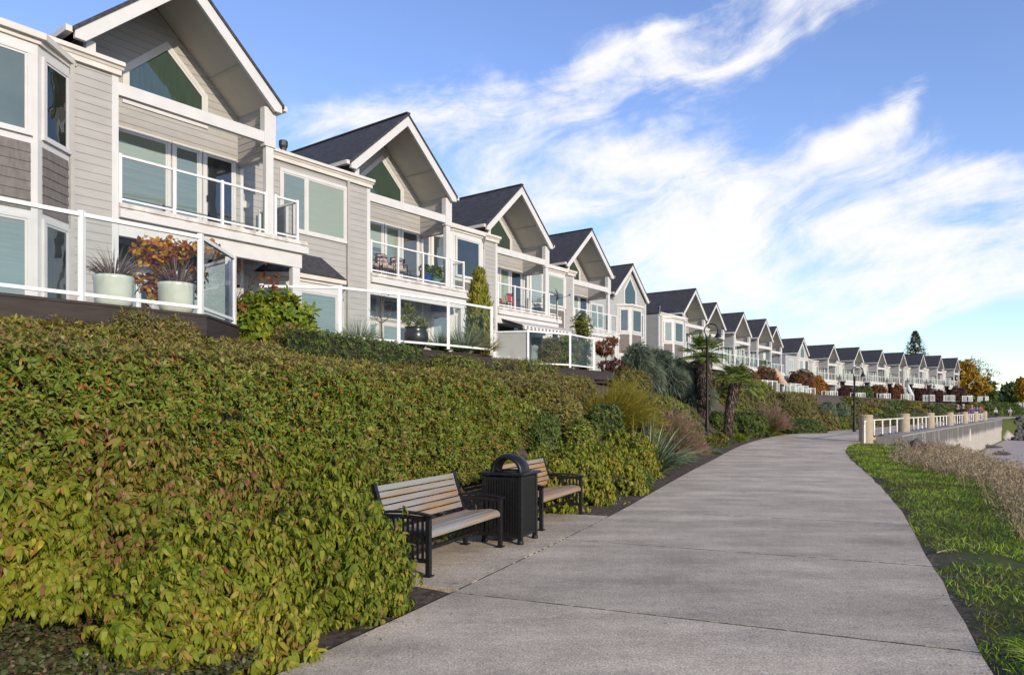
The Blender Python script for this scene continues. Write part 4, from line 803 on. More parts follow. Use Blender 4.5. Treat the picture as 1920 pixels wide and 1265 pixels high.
gc(1365, .35, 836, 20, 600, 'low green tuft between the blue-grey grass and the strappy clump', 'leaf_bright', None, spread=1.0, bend=.4, width=.015)
gc(1458, .4, 806, 28, 700, 'yellow-green strappy clump under the pink plumed grass', 'leaf_yellow', None, spread=1.0, bend=.55, width=.03, name='strappy_plant', cat='plant')
gc(1625, 3.2, 752, 30, 1200, 'rusty grass mound right of the second street lamp', 'grass_gold', 'plume', width=.04, spread=.8)
gc(1590, 4.0, 744, 22, 500, 'yellow bush-like tuft under the far white fences', 'leaf_yellow', None, width=.05, spread=.8)
# spiky blue plant with yellow and dead blades
def phormium():
    x, y = P2(1218, .85); z = gz(x, y); sp = Soup()
    for n, m, w, ln, sprd, bend, ox in ((520, 0, .036, 1.5, 1.0, .40, 0), (60, 1, .034, 1.35, .5, .18, -.55), (90, 2, .030, 1.0, 1.5, .95, -.3)):
        a = RNG.random(n) * 2 * pi; q = np.sqrt(RNG.random(n)); P = np.stack([x + ox + np.cos(a) * q * .28, y - abs(ox) * .2 + np.sin(a) * q * .28, np.full(n, z)], 1)
        sp.blades(P, np.stack([np.cos(a) * q * sprd, np.sin(a) * q * sprd, np.ones(n) * (1 if m < 2 else .6)], 1), ln * (1 + RNG.normal(size=n) * .18), w, bend * (.3 + q), m, 6)
    finish(sp, 'spiky_plant', ['strap_blue', 'strap_yellow', 'strap_dead'], 'spiky plant of blue-green sword leaves with yellow and dead blades', 'plant', (x, y, z))
phormium()
def cover(label, n, region, L, Wd, mat, per=5, name='ground_cover'):
    sp = Soup(); P = np.array([p for p in (region() for _ in range(n))]); P = np.column_stack([P, ground(P[:, 0], P[:, 1]) + RNG.random(n) * .18]); whorls(sp, P, np.tile([0, 0, 1.0], (n, 1)), per, L, Wd, depth=.05, spread=1.1)
    o = sp.build(name, [mat]); o['kind'] = 'stuff'; o['label'] = label; o['category'] = 'ground cover'
cover('dark low ground cover in the near corner of the bed', 9000, lambda: off(random.uniform(2.0, 4.9), random.uniform(.12, 2.0)), .04, .023, 'leaf_cover')
cover('low leaves along the foot of the bank', 900, lambda: off(random.uniform(8, 30), abs(random.gauss(0, .25)) + 1.1), .06, .025, 'leaf_box')
cover('low dark leaves on the soil below the palms', 1100, lambda: off(random.uniform(18, 36), random.uniform(.35, 2.2)), .07, .026, 'leaf_dark')
# filler planting so the bank reads as planted all the way up
def fill_bank():
    r = np.random.default_rng(11); kinds = ['leaf_box', 'leaf_dark', 'leaf_bronze', 'leaf_box', 'leaf_dark', 'grass_gold']
    looks = {'leaf_box': 'green', 'leaf_dark': 'dark green', 'leaf_bronze': 'bronze', 'grass_gold': 'golden'}
    spots = [('left of the lamp by the first bollard', 1600), ('above the first bollard', 1628), ('over the first length of railing', 1652), ('over the middle of the first railing', 1672), ('left of the second bollard', 1690), ('just over the second bollard', 1706), ('over the second length of railing', 1726), ('over the third bollard', 1750), ('over the third railing', 1772), ('over the fourth bollard', 1790), ('over the fourth railing', 1804), ('over the fifth bollard', 1818), ('over the sixth bollard', 1834)]
    for i, (w, px) in enumerate(spots):
        for j, (d, hh, tier) in enumerate(((.9, .75, 'low on the bank'), (2.3, .75, 'halfway up'), (3.5, .5, 'highest on the bank'))):
            x, y = P2(px + r.uniform(-5, 5), d); k = kinds[(i * 2 + j * 3 + i // 3) % len(kinds)]; rr = r.uniform(1.0, 1.7); z = gz(x, y)
            shrub(f'{looks[k]} bush {w}, {tier}', (x, y, z), (rr, rr, hh * r.uniform(.8, 1.25)), 520, L=.13, Wd=.05, mat=k, name='bush', group='bushes on the far bank', cat='bush')
fill_bank()

# ------------------------------------------------------------------ decks and glass fences in front of the houses
def deck(label, pts, z=2.98, th=.3, parent=None):
    mb = MB(); mb.prism(pts, 'z', z - th, z - .035); o = mb.build('deck', 'deck_brown'); t = MB(); cx, cy = np.mean(pts, 0)
    t.prism([(cx + (x - cx) * 1.004, cy + (y - cy) * 1.004) for x, y in pts], 'z', z - .035, z); t.build('deck_boards', 'deck_brown', o); return tag(o, label, 'deck', 'raised decks in front of the houses')
def fence(label, pts, z=2.985, h=1.08, gap=1.9):
    f = thing('glass_fence', label, 'fence', (pts[0][0], pts[0][1], z), 0, 'white glass fences along the terrace'); q = [(x - pts[0][0], y - pts[0][1]) for x, y in pts]
    railing(f, q, 0, h, name='rail_frame', gap=gap, frost='frosted' in label); return f
deck('dark brown deck jutting out above the tall hedge, pots standing on it', [(-9.0, 4.4), (-4.32, 10.52), (-4.40, 12.0), (-7.4, 14.7), (-8.9, 16.8), (-14, 10.2), (-12, 6)])
fence('nearest white glass fence, in front of the two pale pots on the dark deck', [(-8.3, 5.4), (-5.36, 9.27), (-4.395, 10.5), (-4.46, 11.92)], gap=1.65)
fence('low glass fence set back behind the pale pots, at the side of the first deck', [(-4.62, 12.1), (-7.3, 14.55)], gap=1.9)
fence('glass fence with the black urn behind it, above the neat box hedge', [(-4.94, 14.68), (-3.43, 14.88), (-2.39, 15.72), (-1.43, 16.74), (-.49, 17.95)], gap=1.6)
fence('glass fence with a frosted first pane, under the striped awning', [(-.55, 23.5), (.505, 23.2), (1.89, 24.2), (2.83, 25.85), (3.05, 27.6)], gap=1.9)
FL = ['glass fence hidden behind the weeping cedar', 'glass fence in front of the flat fronted gable', 'glass fence behind the crown of the palms', 'stepped white fence right of the palm crowns', 'white fence left of the leaning beige umbrella', 'white fence under the leaning beige umbrella',
      'white fence right of the large beige umbrella', 'white fence left of the second street lamp', 'white fence just right of the second street lamp', 'white fence over the second bollard', 'white fence below the blue umbrella', 'white fence below the pale leaning umbrella', 'white fence near the fourth street lamp', 'white fence left of the last one in the row', 'last short white fence at the far end']
def loc2w(C, phi, a, b): u, n = U(phi); p = np.array(C) + a * u + b * n; return (float(p[0]), float(p[1]))
for i, (h, C, phi) in enumerate(HOUSES):
    am = 1.75 if i < 6 else .3; f0 = -7.9 if i < 8 else -6.6
    if i: deck('dark deck ' + ['', 'behind the black urn and the neat box hedge', 'under the frosted glass fence and striped awning'][i] if i < 3 else 'dark deck carrying the ' + FL[i - 3], [loc2w(C, phi, a, b) for a, b in ((-7.5 if i < 7 else -6.6, f0), (-3.1, f0), (-3.1, f0 + 1.8), (am, f0 + 1.8), (am, -.03), (-5.1, -.03))], z=2.96 - .004 * (i % 2))
    if i >= 3:
        pts = [(-6.5, f0 + 1.2), (-6.3, f0 + .15), (-3.15, f0 + .15), (-3.15, f0 + 1.75), (.2, f0 + 1.75), (.25, f0 + 2.6)] if i >= 7 else [(-7.2, f0 + 1.2), (-7, f0 + .15), (-3.25, f0 + .15), (-3.2, f0 + 1.6)]
        if i not in (3, 5): fence(FL[i - 3], [loc2w(C, phi, a, b) for a, b in pts], z=2.965, gap=1.5 if i < 10 else 1.25)

# ------------------------------------------------------------------ bench, bin, lamps
surf('bench_wood', (.34, .205, .085), (.23, .145, .07), 3, .42, .2, 30, stretch=(.5, 6, 6), c3=(.27, .26, .245), s3=1.3, lo3=.38, hi3=.56, spec=.4)
surf('bench_wood_fresh', (.38, .205, .075), (.28, .155, .065), 3, .5, .2, 30, stretch=(.5, 6, 6), c3=(.25, .21, .18), s3=1.2, lo3=.42, hi3=.62, spec=.4)
surf('bin_black', (.007, .007, .008), (.012, .012, .012), 25, .4, .05, 60, spec=.3, c3=(.045, .04, .038), s3=2.5, lo3=.62, hi3=.8)
def bench(label, loc, rz, wood, Lb=1.74):
    r = thing('park_bench', label, 'bench', (*loc, .006), rz, 'benches beside the path')
    prof = [(.005, .365), (.0, .405), (.035, .435), (.12, .447), (.22, .438), (.32, .424), (.41, .416), (.47, .424)]
    def boards(pr, wid, name, n):
        pr = [Vector((0, *p)) for p in pr]; cum = [0]
        for a, b in zip(pr[:-1], pr[1:]): cum.append(cum[-1] + (b - a).length)
        def at_(s):
            for i in range(len(pr) - 1):
                if s <= cum[i + 1] + 1e-9: return pr[i] + (pr[i + 1] - pr[i]) * ((s - cum[i]) / (cum[i + 1] - cum[i]))
            return pr[-1]
        mb = MB(); st = cum[-1] / n
        for k in range(n):
            s0, s1 = k * st + .006, (k + 1) * st - .006; m = 3; P = [at_(s0 + (s1 - s0) * j / m) for j in range(m + 1)]; d = (P[-1] - P[0]).normalized(); nn = Vector((0, -d.z, d.y)) if d.y > abs(d.z) else Vector((0, -abs(d.z), d.y)); nn.normalize()
            x0, x1 = .045, Lb - .045; V = [Vector((x, p.y, p.z)) + nn * o for o in (0, -.028) for p in P for x in (x0, x1)]; q = 2 * (m + 1)
            fs = [(2 * j, 2 * j + 1, 2 * j + 3, 2 * j + 2) for j in range(m)] + [(q + 2 * j, q + 2 * j + 2, q + 2 * j + 3, q + 2 * j + 1) for j in range(m)] + [(0, q, q + 1, 1), (q - 2, q - 1, 2 * q - 1, 2 * q - 2)]
            fs += [tuple(range(0, q, 2)) + tuple(range(q, 2 * q, 2))[::-1], tuple(range(1, q, 2)) + tuple(range(q + 1, 2 * q, 2))[::-1]]
            mb.add(V, fs)
        return mb.build(name, wood, r, bevel=.004)
    boards(prof, .47, 'seat', 6); boards([(.505, .455), (.535, .55), (.60, .74), (.635, .865)], .42, 'backrest', 6)
    for x in (.02, Lb - .02):
        f = MB(); f.beam((x, .008, 0), (x, .008, .585), .05, .05); f.box(x - .045, x + .045, -.035, .055, 0, .014); f.build('front_leg', 'dark_metal', r, bevel=.005)
        f = MB(); f.beam((x, .47, 0), (x, .50, .44), .05, .045, up=(0, 1, 0)); f.beam((x, .50, .43), (x, .648, .885), .05, .045, up=(0, 1, 0)); f.box(x - .045, x + .045, .42, .52, 0, .014); f.build('rear_leg', 'dark_metal', r, bevel=.005)
        a = MB(); A = [(-.045, .588), (.10, .612), (.28, .622), (.45, .615), (.585, .60)]
        for p, q in zip(A[:-1], A[1:]): a.beam((x, *p), (x, *q), .068, .024)
        B = [(0, .555), (.10, .565), (.28, .575), (.45, .57), (.57, .56)]
        for p, q in zip(B[:-1], B[1:]): a.beam((x, *p), (x, *q), .022, .045)
        arm = a.build('armrest', 'dark_metal', r, bevel=.004)
        s = MB(); s.beam((x, .02, .15), (x, .47, .15), .03, .04)
        for k in range(7): y = .075 + k * .056; s.beam((x, y, .15), (x, y, .565), .012, .026, up=(0, 1, 0))
        s.build('side_slats', 'dark_metal', r)
        s = MB(); P = [(.03, .36), (.12, .405), (.25, .40), (.41, .375), (.49, .43)]
        for p, q in zip(P[:-1], P[1:]): s.beam((x, *p), (x, *q), .02, .04)
        s.build('seat_bracket', 'dark_metal', r)
    s = MB(); s.beam((.02, .30, .17), (Lb - .02, .30, .17), .03, .03); s.build('stretcher', 'dark_metal', r); return r
BR = atan2(.918, .398)
bench('nearer park bench of weathered greyish slats with black metal ends, beside the drooping shrub', (-.818, 7.27), BR, 'bench_wood')
bench('farther park bench with orange-brown slats, half hidden by the litter bin', (.396, 10.05), BR, 'bench_wood_fresh')
def litter_bin():
    r = thing('litter_bin', 'black slatted square litter bin with a hooded top between the two benches', 'bin', (.116, 8.99, .006), BR); w = .54   # local x along the walk, y away from it
    b = MB()
    for x in (.03, w - .03):
        for y in (.03, w - .03): b.beam((x, y, 0), (x, y, .83), .055, .055); b.lathe([(.0, 0), (.042, 0), (.042, .02), (.03, .05)], (x, y, 0), 12)
    for z in (.10, .79):
        b.box(.03, w - .03, .012, .04, z - .02, z + .02); b.box(.03, w - .03, w - .04, w - .012, z - .02, z + .02); b.box(.012, .04, .03, w - .03, z - .02, z + .02); b.box(w - .04, w - .012, .03, w - .03, z - .02, z + .02)
    b.build('frame', 'bin_black', r, bevel=.004)
    s = MB()
    for k in range(12):
        t = .075 + k * (w - .15) / 11
        for o in (.018, w - .018): s.box(t - .0125, t + .0125, o - .008, o + .008, .11, .78); s.box(o - .008, o + .008, t - .0125, t + .0125, .11, .78)
    s.build('slats', 'bin_black', r); MB().box(.065, w - .065, .065, w - .065, .12, .77).build('liner', 'interior_dark', r)
    t = MB(); t.box(-.035, w + .035, -.035, w + .035, .83, .862); t.build('top_plate', 'bin_black', r, bevel=.008)
    d = MB(); n = 20; c = w / 2; sec = [(-.15, .185), (-.12, .215), (0, .235), (.12, .215), (.15, .185), (.13, .165), (0, .185), (-.13, .165)]; V = []
    for i in range(n + 1):
        a = pi * i / n
        for x, rr in sec: V.append((c + x, c + rr * cos(a), .862 + .96 * rr * sin(a)))
    m = len(sec); d.add(V, [(i * m + k, i * m + (k + 1) % m, (i + 1) * m + (k + 1) % m, (i + 1) * m + k) for i in range(n) for k in range(m)]); d.build('hood', 'bin_black', r, smooth=True)
    h = MB(); h.tube([(c + .165 * cos(a), c + .165 * sin(a), .866) for a in np.linspace(0, 2 * pi, 25)], .012, 6, cap=False); h.build('rim', 'bin_black', r)
litter_bin()
def lamp(label, x, y, h=4.1, turn=-.42):
    z = gz(x, y); r = thing('street_lamp', label, 'street lamp', (x, y, max(z, 0)), turn, 'black hooked street lamps along the path'); k = h - .5; R = .29
    p = MB(); p.lathe([(.0, 0), (.14, 0), (.14, .05), (.10, .09), (.095, .6), (.075, .66), (.062, .72), (.055, k - .25), (.065, k - .22), (.05, k - .18), (.03, k - .1), (.0, k - .1)], (0, 0, 0), 14); p.build('pole', 'dark_metal', r, smooth=True)
    a = MB(); a.tube([(0, 0, k - .2), (-.03, 0, k - .08)] + [(.17 + R * cos(t), 0, k + .18 + R * sin(t)) for t in np.linspace(radians(215), radians(-8), 22)], .026, 8); a.build('hook', 'dark_metal', r, smooth=True)
    l = MB(); lx, lz = .17 + R, k + .16; l.lathe([(.0, .02), (.035, .02), (.045, -.05), (.06, -.13), (.08, -.17), (.135, -.25), (.175, -.29), (.165, -.295), (.0, -.24)], (lx, 0, lz), 16); l.build('lamp_shade', 'dark_metal', r, smooth=True)
    g = MB(); g.lathe([(.0, -.25), (.085, -.265), (.085, -.30), (.05, -.37), (.0, -.385)], (lx, 0, lz), 14); g.build('lamp_globe', 'pane', r, smooth=True)
lx_, ly_ = P2(1326, 1.75); lamp('nearest street lamp, in front of the taller palm', lx_, ly_, zat(606, ly_) - gz(lx_, ly_)); lamp('street lamp beside the first bollard at the bend of the path', 20.25, 44, 3.95)
for px, d, lb in ((1742, .7, 'street lamp behind the third bollard'), (1803, .7, 'street lamp over the fifth bollard, smallest of them')): x, y = P2(px, d); lamp(lb, x, y, 4.3)

# ------------------------------------------------------------------ palms, cedar, trees and patio plants
def palm(label, x, y, ztop, r, nf, tr, lean=(0, 0)):
    z = gz(x, y) - .1; t = thing('palm_tree', label, 'palm', (x, y, z), 0, 'fan palms beside the path'); H_ = ztop - z; m = MB()
    n = 9; pts = [(lean[0] * (i / n) ** 2, lean[1] * (i / n) ** 2, H_ * i / n) for i in range(n + 1)]; m.tube(pts, [tr * (.62 + .5 * i / n) for i in range(n + 1)], 12); tk = m.build('trunk', 'bark', t)
    sp = Soup(); k = 1500; s = RNG.random(k) ** .8; a = RNG.random(k) * 2 * pi; rad = tr * (.62 + .5 * s) * (1.05 + .25 * RNG.random(k)); P = np.stack([lean[0] * s ** 2 + np.cos(a) * rad, lean[1] * s ** 2 + np.sin(a) * rad, H_ * s], 1)
    sp.leaves(P, np.stack([np.cos(a) * .6, np.sin(a) * .6, -.4 - RNG.random(k) * .8], 1), np.stack([np.cos(a), np.sin(a), np.full(k, .6)], 1), .22 * (.6 + .8 * RNG.random(k)), .05, .3); sp.build('fibre', 'palm_fibre', parent=tk)
    sp = Soup(); top = np.array([lean[0], lean[1], H_])
    for f in range(nf):
        az = f * 2.399; el = radians(random.uniform(-35, 75)); d = np.array([cos(az) * cos(el), sin(az) * cos(el), sin(el)]); pl = r * random.uniform(.42, .6); e = top + d * pl - np.array([0, 0, .10 * pl * (1 - sin(el))])
        sp.blades(np.array([top]), np.array([d]), pl, .035, .10, 0, 4, taper=.4); sd_ = norm(np.cross(d, [0, 0, 1.0])); up = norm(np.cross(sd_, d)); fl = r * random.uniform(.5, .68); nb = 26; th = np.linspace(-1.9, 1.9, nb)
        D = np.cos(th)[:, None] * d + np.sin(th)[:, None] * sd_ + up * (.10 + .12 * np.abs(np.sin(th)))[:, None]
        sp.blades(np.tile(e, (nb, 1)), D, fl * (1 - .22 * np.abs(th) / 1.9) * (1 + RNG.normal(size=nb) * .05), .036, .25 + .2 * RNG.random(nb), 0, 5)
    sp.build('crown', 'palm_leaf', parent=t)
x, y = P2(1319, 2.6); palm('taller fan palm with a shaggy brown trunk, behind the nearest street lamp', x, y, zat(662, y), 1.2, 36, .29)
x, y = P2(1364, 1.0); palm('shorter fan palm with a slim bare trunk, right of the nearest street lamp', x, y, zat(712, y), 1.05, 26, .14, (.35, -.1))
def cedar():
    sp = Soup(); b = None
    for px, d, top, w in [(1194, 4.7, 652, 19), (1230, 4.6, 658, 23), (1262, 4.1, 676, 24), (1288, 3.6, 690, 25), (1306, 3.1, 724, 22), (1250, 4.0, 696, 28), (1212, 4.4, 684, 22)]:
        x, y = P2(px, d); r = w * y / F_PX; z = zat(top, y); h = (z - gz(x, y)) * .8; k = blob_core((x, y, z - h * .5), (r, r, h * .5), seed=px, amp=.18, scale=1.5, zcut=-.8); s = shrink(k, .1); sp.add(s[0], [s[1]], 1); b = b or (x, y, gz(x, y))
        P, Nn, _ = sample(k, 620)
        for j in range(5): n = len(P); sp.blades(P + RNG.normal(size=(n, 3)) * .09, Nn * .8 + np.array([.35, -.1, .05]) + RNG.normal(size=(n, 3)) * .35, .34 * (.6 + .7 * RNG.random(n)), .035, .75, 0, 3)
    finish(sp, 'weeping_cedar', ['needle_blue', 'core_green'], 'weeping blue-grey cedar sprawling down the bank left of the palms', 'tree', b)
cedar()
def tree(name, label, c, base, blobs, mat, nl, L=.1, Wd=.05, trunk=.08, limbs=True, group=None, cat='tree', bark='bark', up=.2, bare=0, droop=.3, per=4, inner=.35):
    """Trunk and limbs running to each leaf mass; blobs are (dx,dy,z,rx,ry,rz) about the trunk foot."""
    t = thing(name, label, cat, (c[0], c[1], base), 0, group); m = MB(); top = max(b[2] for b in blobs); low = min(b[2] - b[5] for b in blobs); fork = max(.12 * top, low + .1)
    m.tube([(0, 0, -.1), (trunk * .4, 0, fork * .5), (0, trunk * .3, fork)], [trunk, trunk * .8, trunk * .7], 9)
    rr = random.Random(int(c[0] * 100)); 
    for b in blobs:
        e = Vector(b[:3]); k = Vector((0, 0, fork)); mid = (k + e) / 2 + Vector((0, 0, -.1 * (e - k).length)); m.tube([k, mid, e], [trunk * .55, trunk * .38, trunk * .15], 6)
        for j in range(5 + bare):
            d = Vector((rr.gauss(0, 1), rr.gauss(0, 1), rr.gauss(.5, .8))).normalized(); s = mid.lerp(e, rr.random()); q = e + Vector((d.x * b[3], d.y * b[4], d.z * b[5])) * (.85 + (.5 if bare else 0) * rr.random()); m.tube([s, (s + q) / 2 + Vector((0, 0, .05 * (q - s).length)), q], [trunk * .2, trunk * .12, trunk * .04], 5)
    m.build('trunk', bark, t); sp = Soup(); vol = np.array([b[3] * b[4] + b[3] * b[5] for b in blobs]); vol = vol / vol.sum()
    for b, w in zip(blobs, vol):
        n = max(8, int(nl * w)); d = norm(RNG.normal(size=(n, 3))); rad = (inner + (1 - inner) * RNG.random(n)) ** .5; P = np.array(b[:3]) + d * rad[:, None] * np.array(b[3:]); lump = fbm(P, 1.6 / max(b[3], .3), c[0]); P = P[lump > -.22]; d = d[lump > -.22]
        whorls(sp, P, d, per, L, Wd, up=up, droop=droop, spread=1.15, depth=.02, jit=.6)
    sp.build('crown', mat, parent=t); return t
def W3(px, py, Y): return at(px, py, Y)
# first deck: maple in autumn colours, its bare sprays reaching above the rail
p = W3(308, 575, 11.6); tree('maple_tree', 'small maple glowing orange and yellow behind the first glass fence', (p.x, p.y), 2.98, [(-.15, 0, .85, .42, .4, .38), (.22, .1, .75, .40, .4, .42), (0, .15, 1.1, .42, .4, .25), (.0, -.1, .5, .4, .35, .3), (.45, .2, 1.2, .35, .3, .12), (-.3, .1, 1.15, .3, .3, .2)], 'leaf_autumn', 620, .07, .055, .03, bark='twig_red', droop=.4)
p = W3(440, 560, 12.6); tree('maple_sapling', 'thin twiggy sapling with red leaves at the corner of the first deck', (p.x, p.y), 2.6, [(.1, 0, 1.05, .28, .25, .32), (-.05, .1, 1.45, .2, .2, .2), (.35, .1, 1.35, .45, .3, .3)], 'leaf_red', 26, .075, .055, .016, bark='twig_red', bare=3)
def pot(label, c, z, prof, mat, group=None, plant=None, name='plant_pot'):
    m = MB(); m.lathe(prof, (0, 0, 0), 28); o = m.build(name, mat, smooth=True, loc=(c[0], c[1], z)); tag(o, label, 'pot', group); top = z + max(p[1] for p in prof); s = MB(); s.lathe([(prof[-2][0] * .97, prof[-2][1] - .06), (0, prof[-2][1] - .05)], (0, 0, 0), 20); s.build('soil', 'core_brown', o)
    return top
surf('pot_white', (.66, .70, .62), (.58, .62, .55), 6, .25, spec=.6, c3=(.44, .44, .36), s3=2.2, lo3=.6, hi3=.85); surf('pot_black', (.012, .014, .013), (.02, .022, .02), 6, .25, spec=.6)
surf('pot_blue', (.02, .055, .26), (.03, .08, .32), 5, .25, spec=.6); surf('pot_teal', (.10, .24, .26), (.13, .28, .30), 5, .3, spec=.5)
DRUM = [(0, 0), (.15, 0), (.20, .05), (.235, .12), (.245, .40), (.255, .43), (.255, .47), (.235, .47), (.235, .44), (.0, .44)]
def potted(px, Y, lb, lb2):
    X = (px - 960) / F_PX * Y; t = pot(lb, (X, Y), 2.98, DRUM, 'pot_white', 'pale drum pots on the first deck')
    grass_clump(lb2, (X, Y), .42, .62, 150, 'dead_blade', None, name='dried_grass', group='dried grasses in the pale pots', base=t - .03, width=.014, spread=.8, bend=.55, cat='plant')
potted(213, 10.15, 'pale drum pot nearest the picture edge on the dark deck', 'dried purple-brown grass in the pot nearer the picture edge'); potted(331, 10.75, 'pale drum pot near the corner of the dark deck', 'dried purple-brown grass in the pot at the deck corner')
x, y, z = (510 - 960) / F_PX * 13.2, 13.2, 2.55
shrub('rounded rhododendron with large bright leaves at the corner of the dark deck', (x, y, 2.95), (.66, .6, .72), 620, per=7, L=.135, Wd=.05, mat='leaf_bright', name='rhododendron', group=None, amp=.16, scale=2, depth=.12, zcut=-.6, drop=.14)
for px, Y, top, w, lb in ((548, 12.7, 612, 42, 'low bronze heath in front of the rhododendron'), (262, 9.1, 590, 50, 'low bronze heath creeping along the dark deck edge'), (330, 9.7, 596, 45, 'low bronze heath under the corner of the dark deck')):
    r = w * Y / F_PX; z = zat(top, Y); x = (px - 960) / F_PX * Y; shrub(lb, (x, Y, z - .3), (r, r * .8, .3), 800, L=.045, Wd=.012, mat='leaf_bronze', name='heath', group='bronze heaths by the decks', amp=.08)
# second patio
x, y = (898 - 960) / F_PX * 18.7, 18.7
def thuja():
    t = thing('columnar_conifer', 'narrow golden-green flame shaped conifer rising behind the second glass fence', 'tree', (x, y, 2.9)); m = MB(); m.tube([(0, 0, 0), (0, 0, 1.9)], [.05, .02], 8); m.build('trunk', 'bark', t); sp = Soup(); n = 2300; h = RNG.random(n) ** 1.25; H_ = zat(494, y) - 2.9 - .12; rad = .36 * np.minimum(h * 3.2 + .35, 1) * (1 - h) ** .55 * (.55 + .5 * RNG.random(n)); a = RNG.random(n) * 2 * pi
    lump = 1 + .28 * np.sin(a * 3 + h * 14) * np.cos(h * 22 + a); P = np.stack([np.cos(a) * rad * lump, np.sin(a) * rad * lump, .08 + h * H_ * .93], 1); o = np.stack([np.cos(a), np.sin(a), np.zeros(n)], 1)
    for j in range(4): sp.leaves(P + RNG.normal(size=(n, 3)) * .03, o * .45 + np.array([0, 0, 1.0]) + RNG.normal(size=(n, 3)) * .3, o + RNG.normal(size=(n, 3)) * .3, .13 * (.6 + .7 * RNG.random(n)), .035, .2)
    sp.build('crown', 'thuja', parent=t)
thuja()
URN = [(0, 0), (.13, 0), (.16, .03), (.25, .16), (.285, .30), (.27, .42), (.235, .48), (.25, .52), (.27, .54), (.23, .54), (.22, .48), (0, .48)]
ux, uy = (780 - 960) / F_PX * 16.9, 16.9; tp = pot('black glazed urn behind the glass fence with the box hedge', (ux, uy), 2.96, URN, 'pot_black', name='urn')
tree('topiary', 'small bushy tree growing from the black urn', (ux, uy), tp - .06, [(-.18, .05, .38, .2, .2, .3), (.12, 0, .16, .18, .18, .12)], 'leaf_box', 330, .05, .02, .025, cat='plant')
for px, Y, top, w, h_, lb, mt, sprd in ((672, 15.9, 585, 34, 1, 'spiky silvery grass behind the fence left of the black urn', 'strap_blue', .8), (868, 17.6, 592, 30, 1, 'blue-green fountain grass behind the fence, left of the flame shaped conifer', 'strap_blue', .9), (905, 18.0, 612, 24, 1, 'low pale grass at the foot of the flame shaped conifer', 'leaf_bronze', .9), (826, 17.2, 612, 22, 1, 'short grass right of the black urn', 'leaf_dark', .9)):
    X = (px - 960) / F_PX * Y; grass_clump(lb, (X, Y), w * Y / F_PX * 1.3, zat(top, Y) - 2.96, 420, mt, None, name='patio_grass', group='grasses behind the glass fences', base=2.96, width=.012, spread=sprd)
p = W3(715, 640, 18.4); tree('twiggy_tree', 'bare pale twiggy tree behind the second glass fence', (p.x, p.y), 2.96, [(0, 0, 1.3, .35, .3, .4), (.3, 0, 1.1, .3, .3, .3), (-.2, 0, 1.0, .3, .3, .3)], 'leaf_bronze', 16, .04, .02, .03, bare=4)
# third patio and beyond
for px, Y, top, w, lb, mt in ((1060, 25.6, 625, 26, 'feathery green bush behind the third glass fence', 'leaf_box'), (1030, 24.8, 636, 24, 'pale leafy bush behind the third glass fence, beside its frosted pane', 'leaf_bronze'), (1092, 27.2, 588, 18, 'tall airy green bush rising over the third glass fence', 'leaf_box')):
    X = (px - 960) / F_PX * Y; z = zat(top, Y); r = w * Y / F_PX; shrub(lb, (X, Y, 2.96 + (z - 2.96) * .4), (r, r, (z - 2.96) * .6), 620, L=.08, Wd=.022, mat=mt, name='bush', group='bushes behind the glass fences', amp=.25, up=1.2, zcut=-.6, drop=.15)
x, y = P2(1136, 5.0); tree('japanese_maple', 'small rust-orange Japanese maple right of the third glass fence', (x, y), gz(x, y), [(-.25, 0, 1.55, .38, .35, .25), (.2, 0, 1.75, .36, .35, .22), (.0, .1, 1.35, .42, .4, .2)], 'leaf_red', 520, .075, .04, .04, droop=.5)
x, y = P2(1146, 4.75); tree('japanese_maple', 'dark purple Japanese maple below the rust-orange one', (x, y), gz(x, y), [(-.2, 0, .85, .4, .35, .25), (.2, 0, .9, .36, .35, .28), (.0, .1, .55, .5, .4, .22)], 'leaf_purple', 620, .07, .04, .04, droop=.5)
rows = [(1395, 690, 80, 30, 'rust red shrub row behind the stepped white fence', 'leaf_red'), (1432, 688, 86, 26, 'rust red bush left of the leaning beige umbrella', 'leaf_red'), (1500, 694, 104, 26, 'tall rust red bush right of the leaning beige umbrella', 'leaf_red'), (1530, 705, 110, 18, 'orange-green bush behind the middle white fence', 'leaf_autumn'), (1542, 718, 114, 14, 'orange bush by the lower column of a far balcony', 'leaf_red'), (1583, 726, 120, 18, 'dark red bush left of the second street lamp', 'leaf_purple'),
        (1618, 724, 124, 18, 'green bush right of the second street lamp', 'leaf_dark'), (1645, 722, 130, 16, 'dark red bush right of the blue umbrella', 'leaf_red'), (1679, 720, 136, 14, 'rust bush left of the pale leaning umbrella', 'leaf_red'), (1730, 728, 141, 18, 'dull red bush right of the pale leaning umbrella', 'leaf_purple'), (1760, 732, 146, 14, 'small dark red bush before the far balconies', 'leaf_purple'), (1790, 724, 152, 20, 'large dark red bush below the last row houses', 'leaf_purple')]
for px, top, Y, w, lb, mt in rows:
    X = (px - 960) / F_PX * Y; z = zat(top, Y); r = w * Y / F_PX; shrub(lb, (X, Y, 2.9 + (z - 2.9) * .4), (r, r * .8, (z - 2.9) * .6), 620, per=5, L=.02 * sqrt(Y) * .9, Wd=.008 * sqrt(Y) * .9, mat=mt, name='terrace_bush', group='autumn bushes on the terrace', amp=.3, scale=1.0, core='core_brown', zcut=-.5, drop=.25)
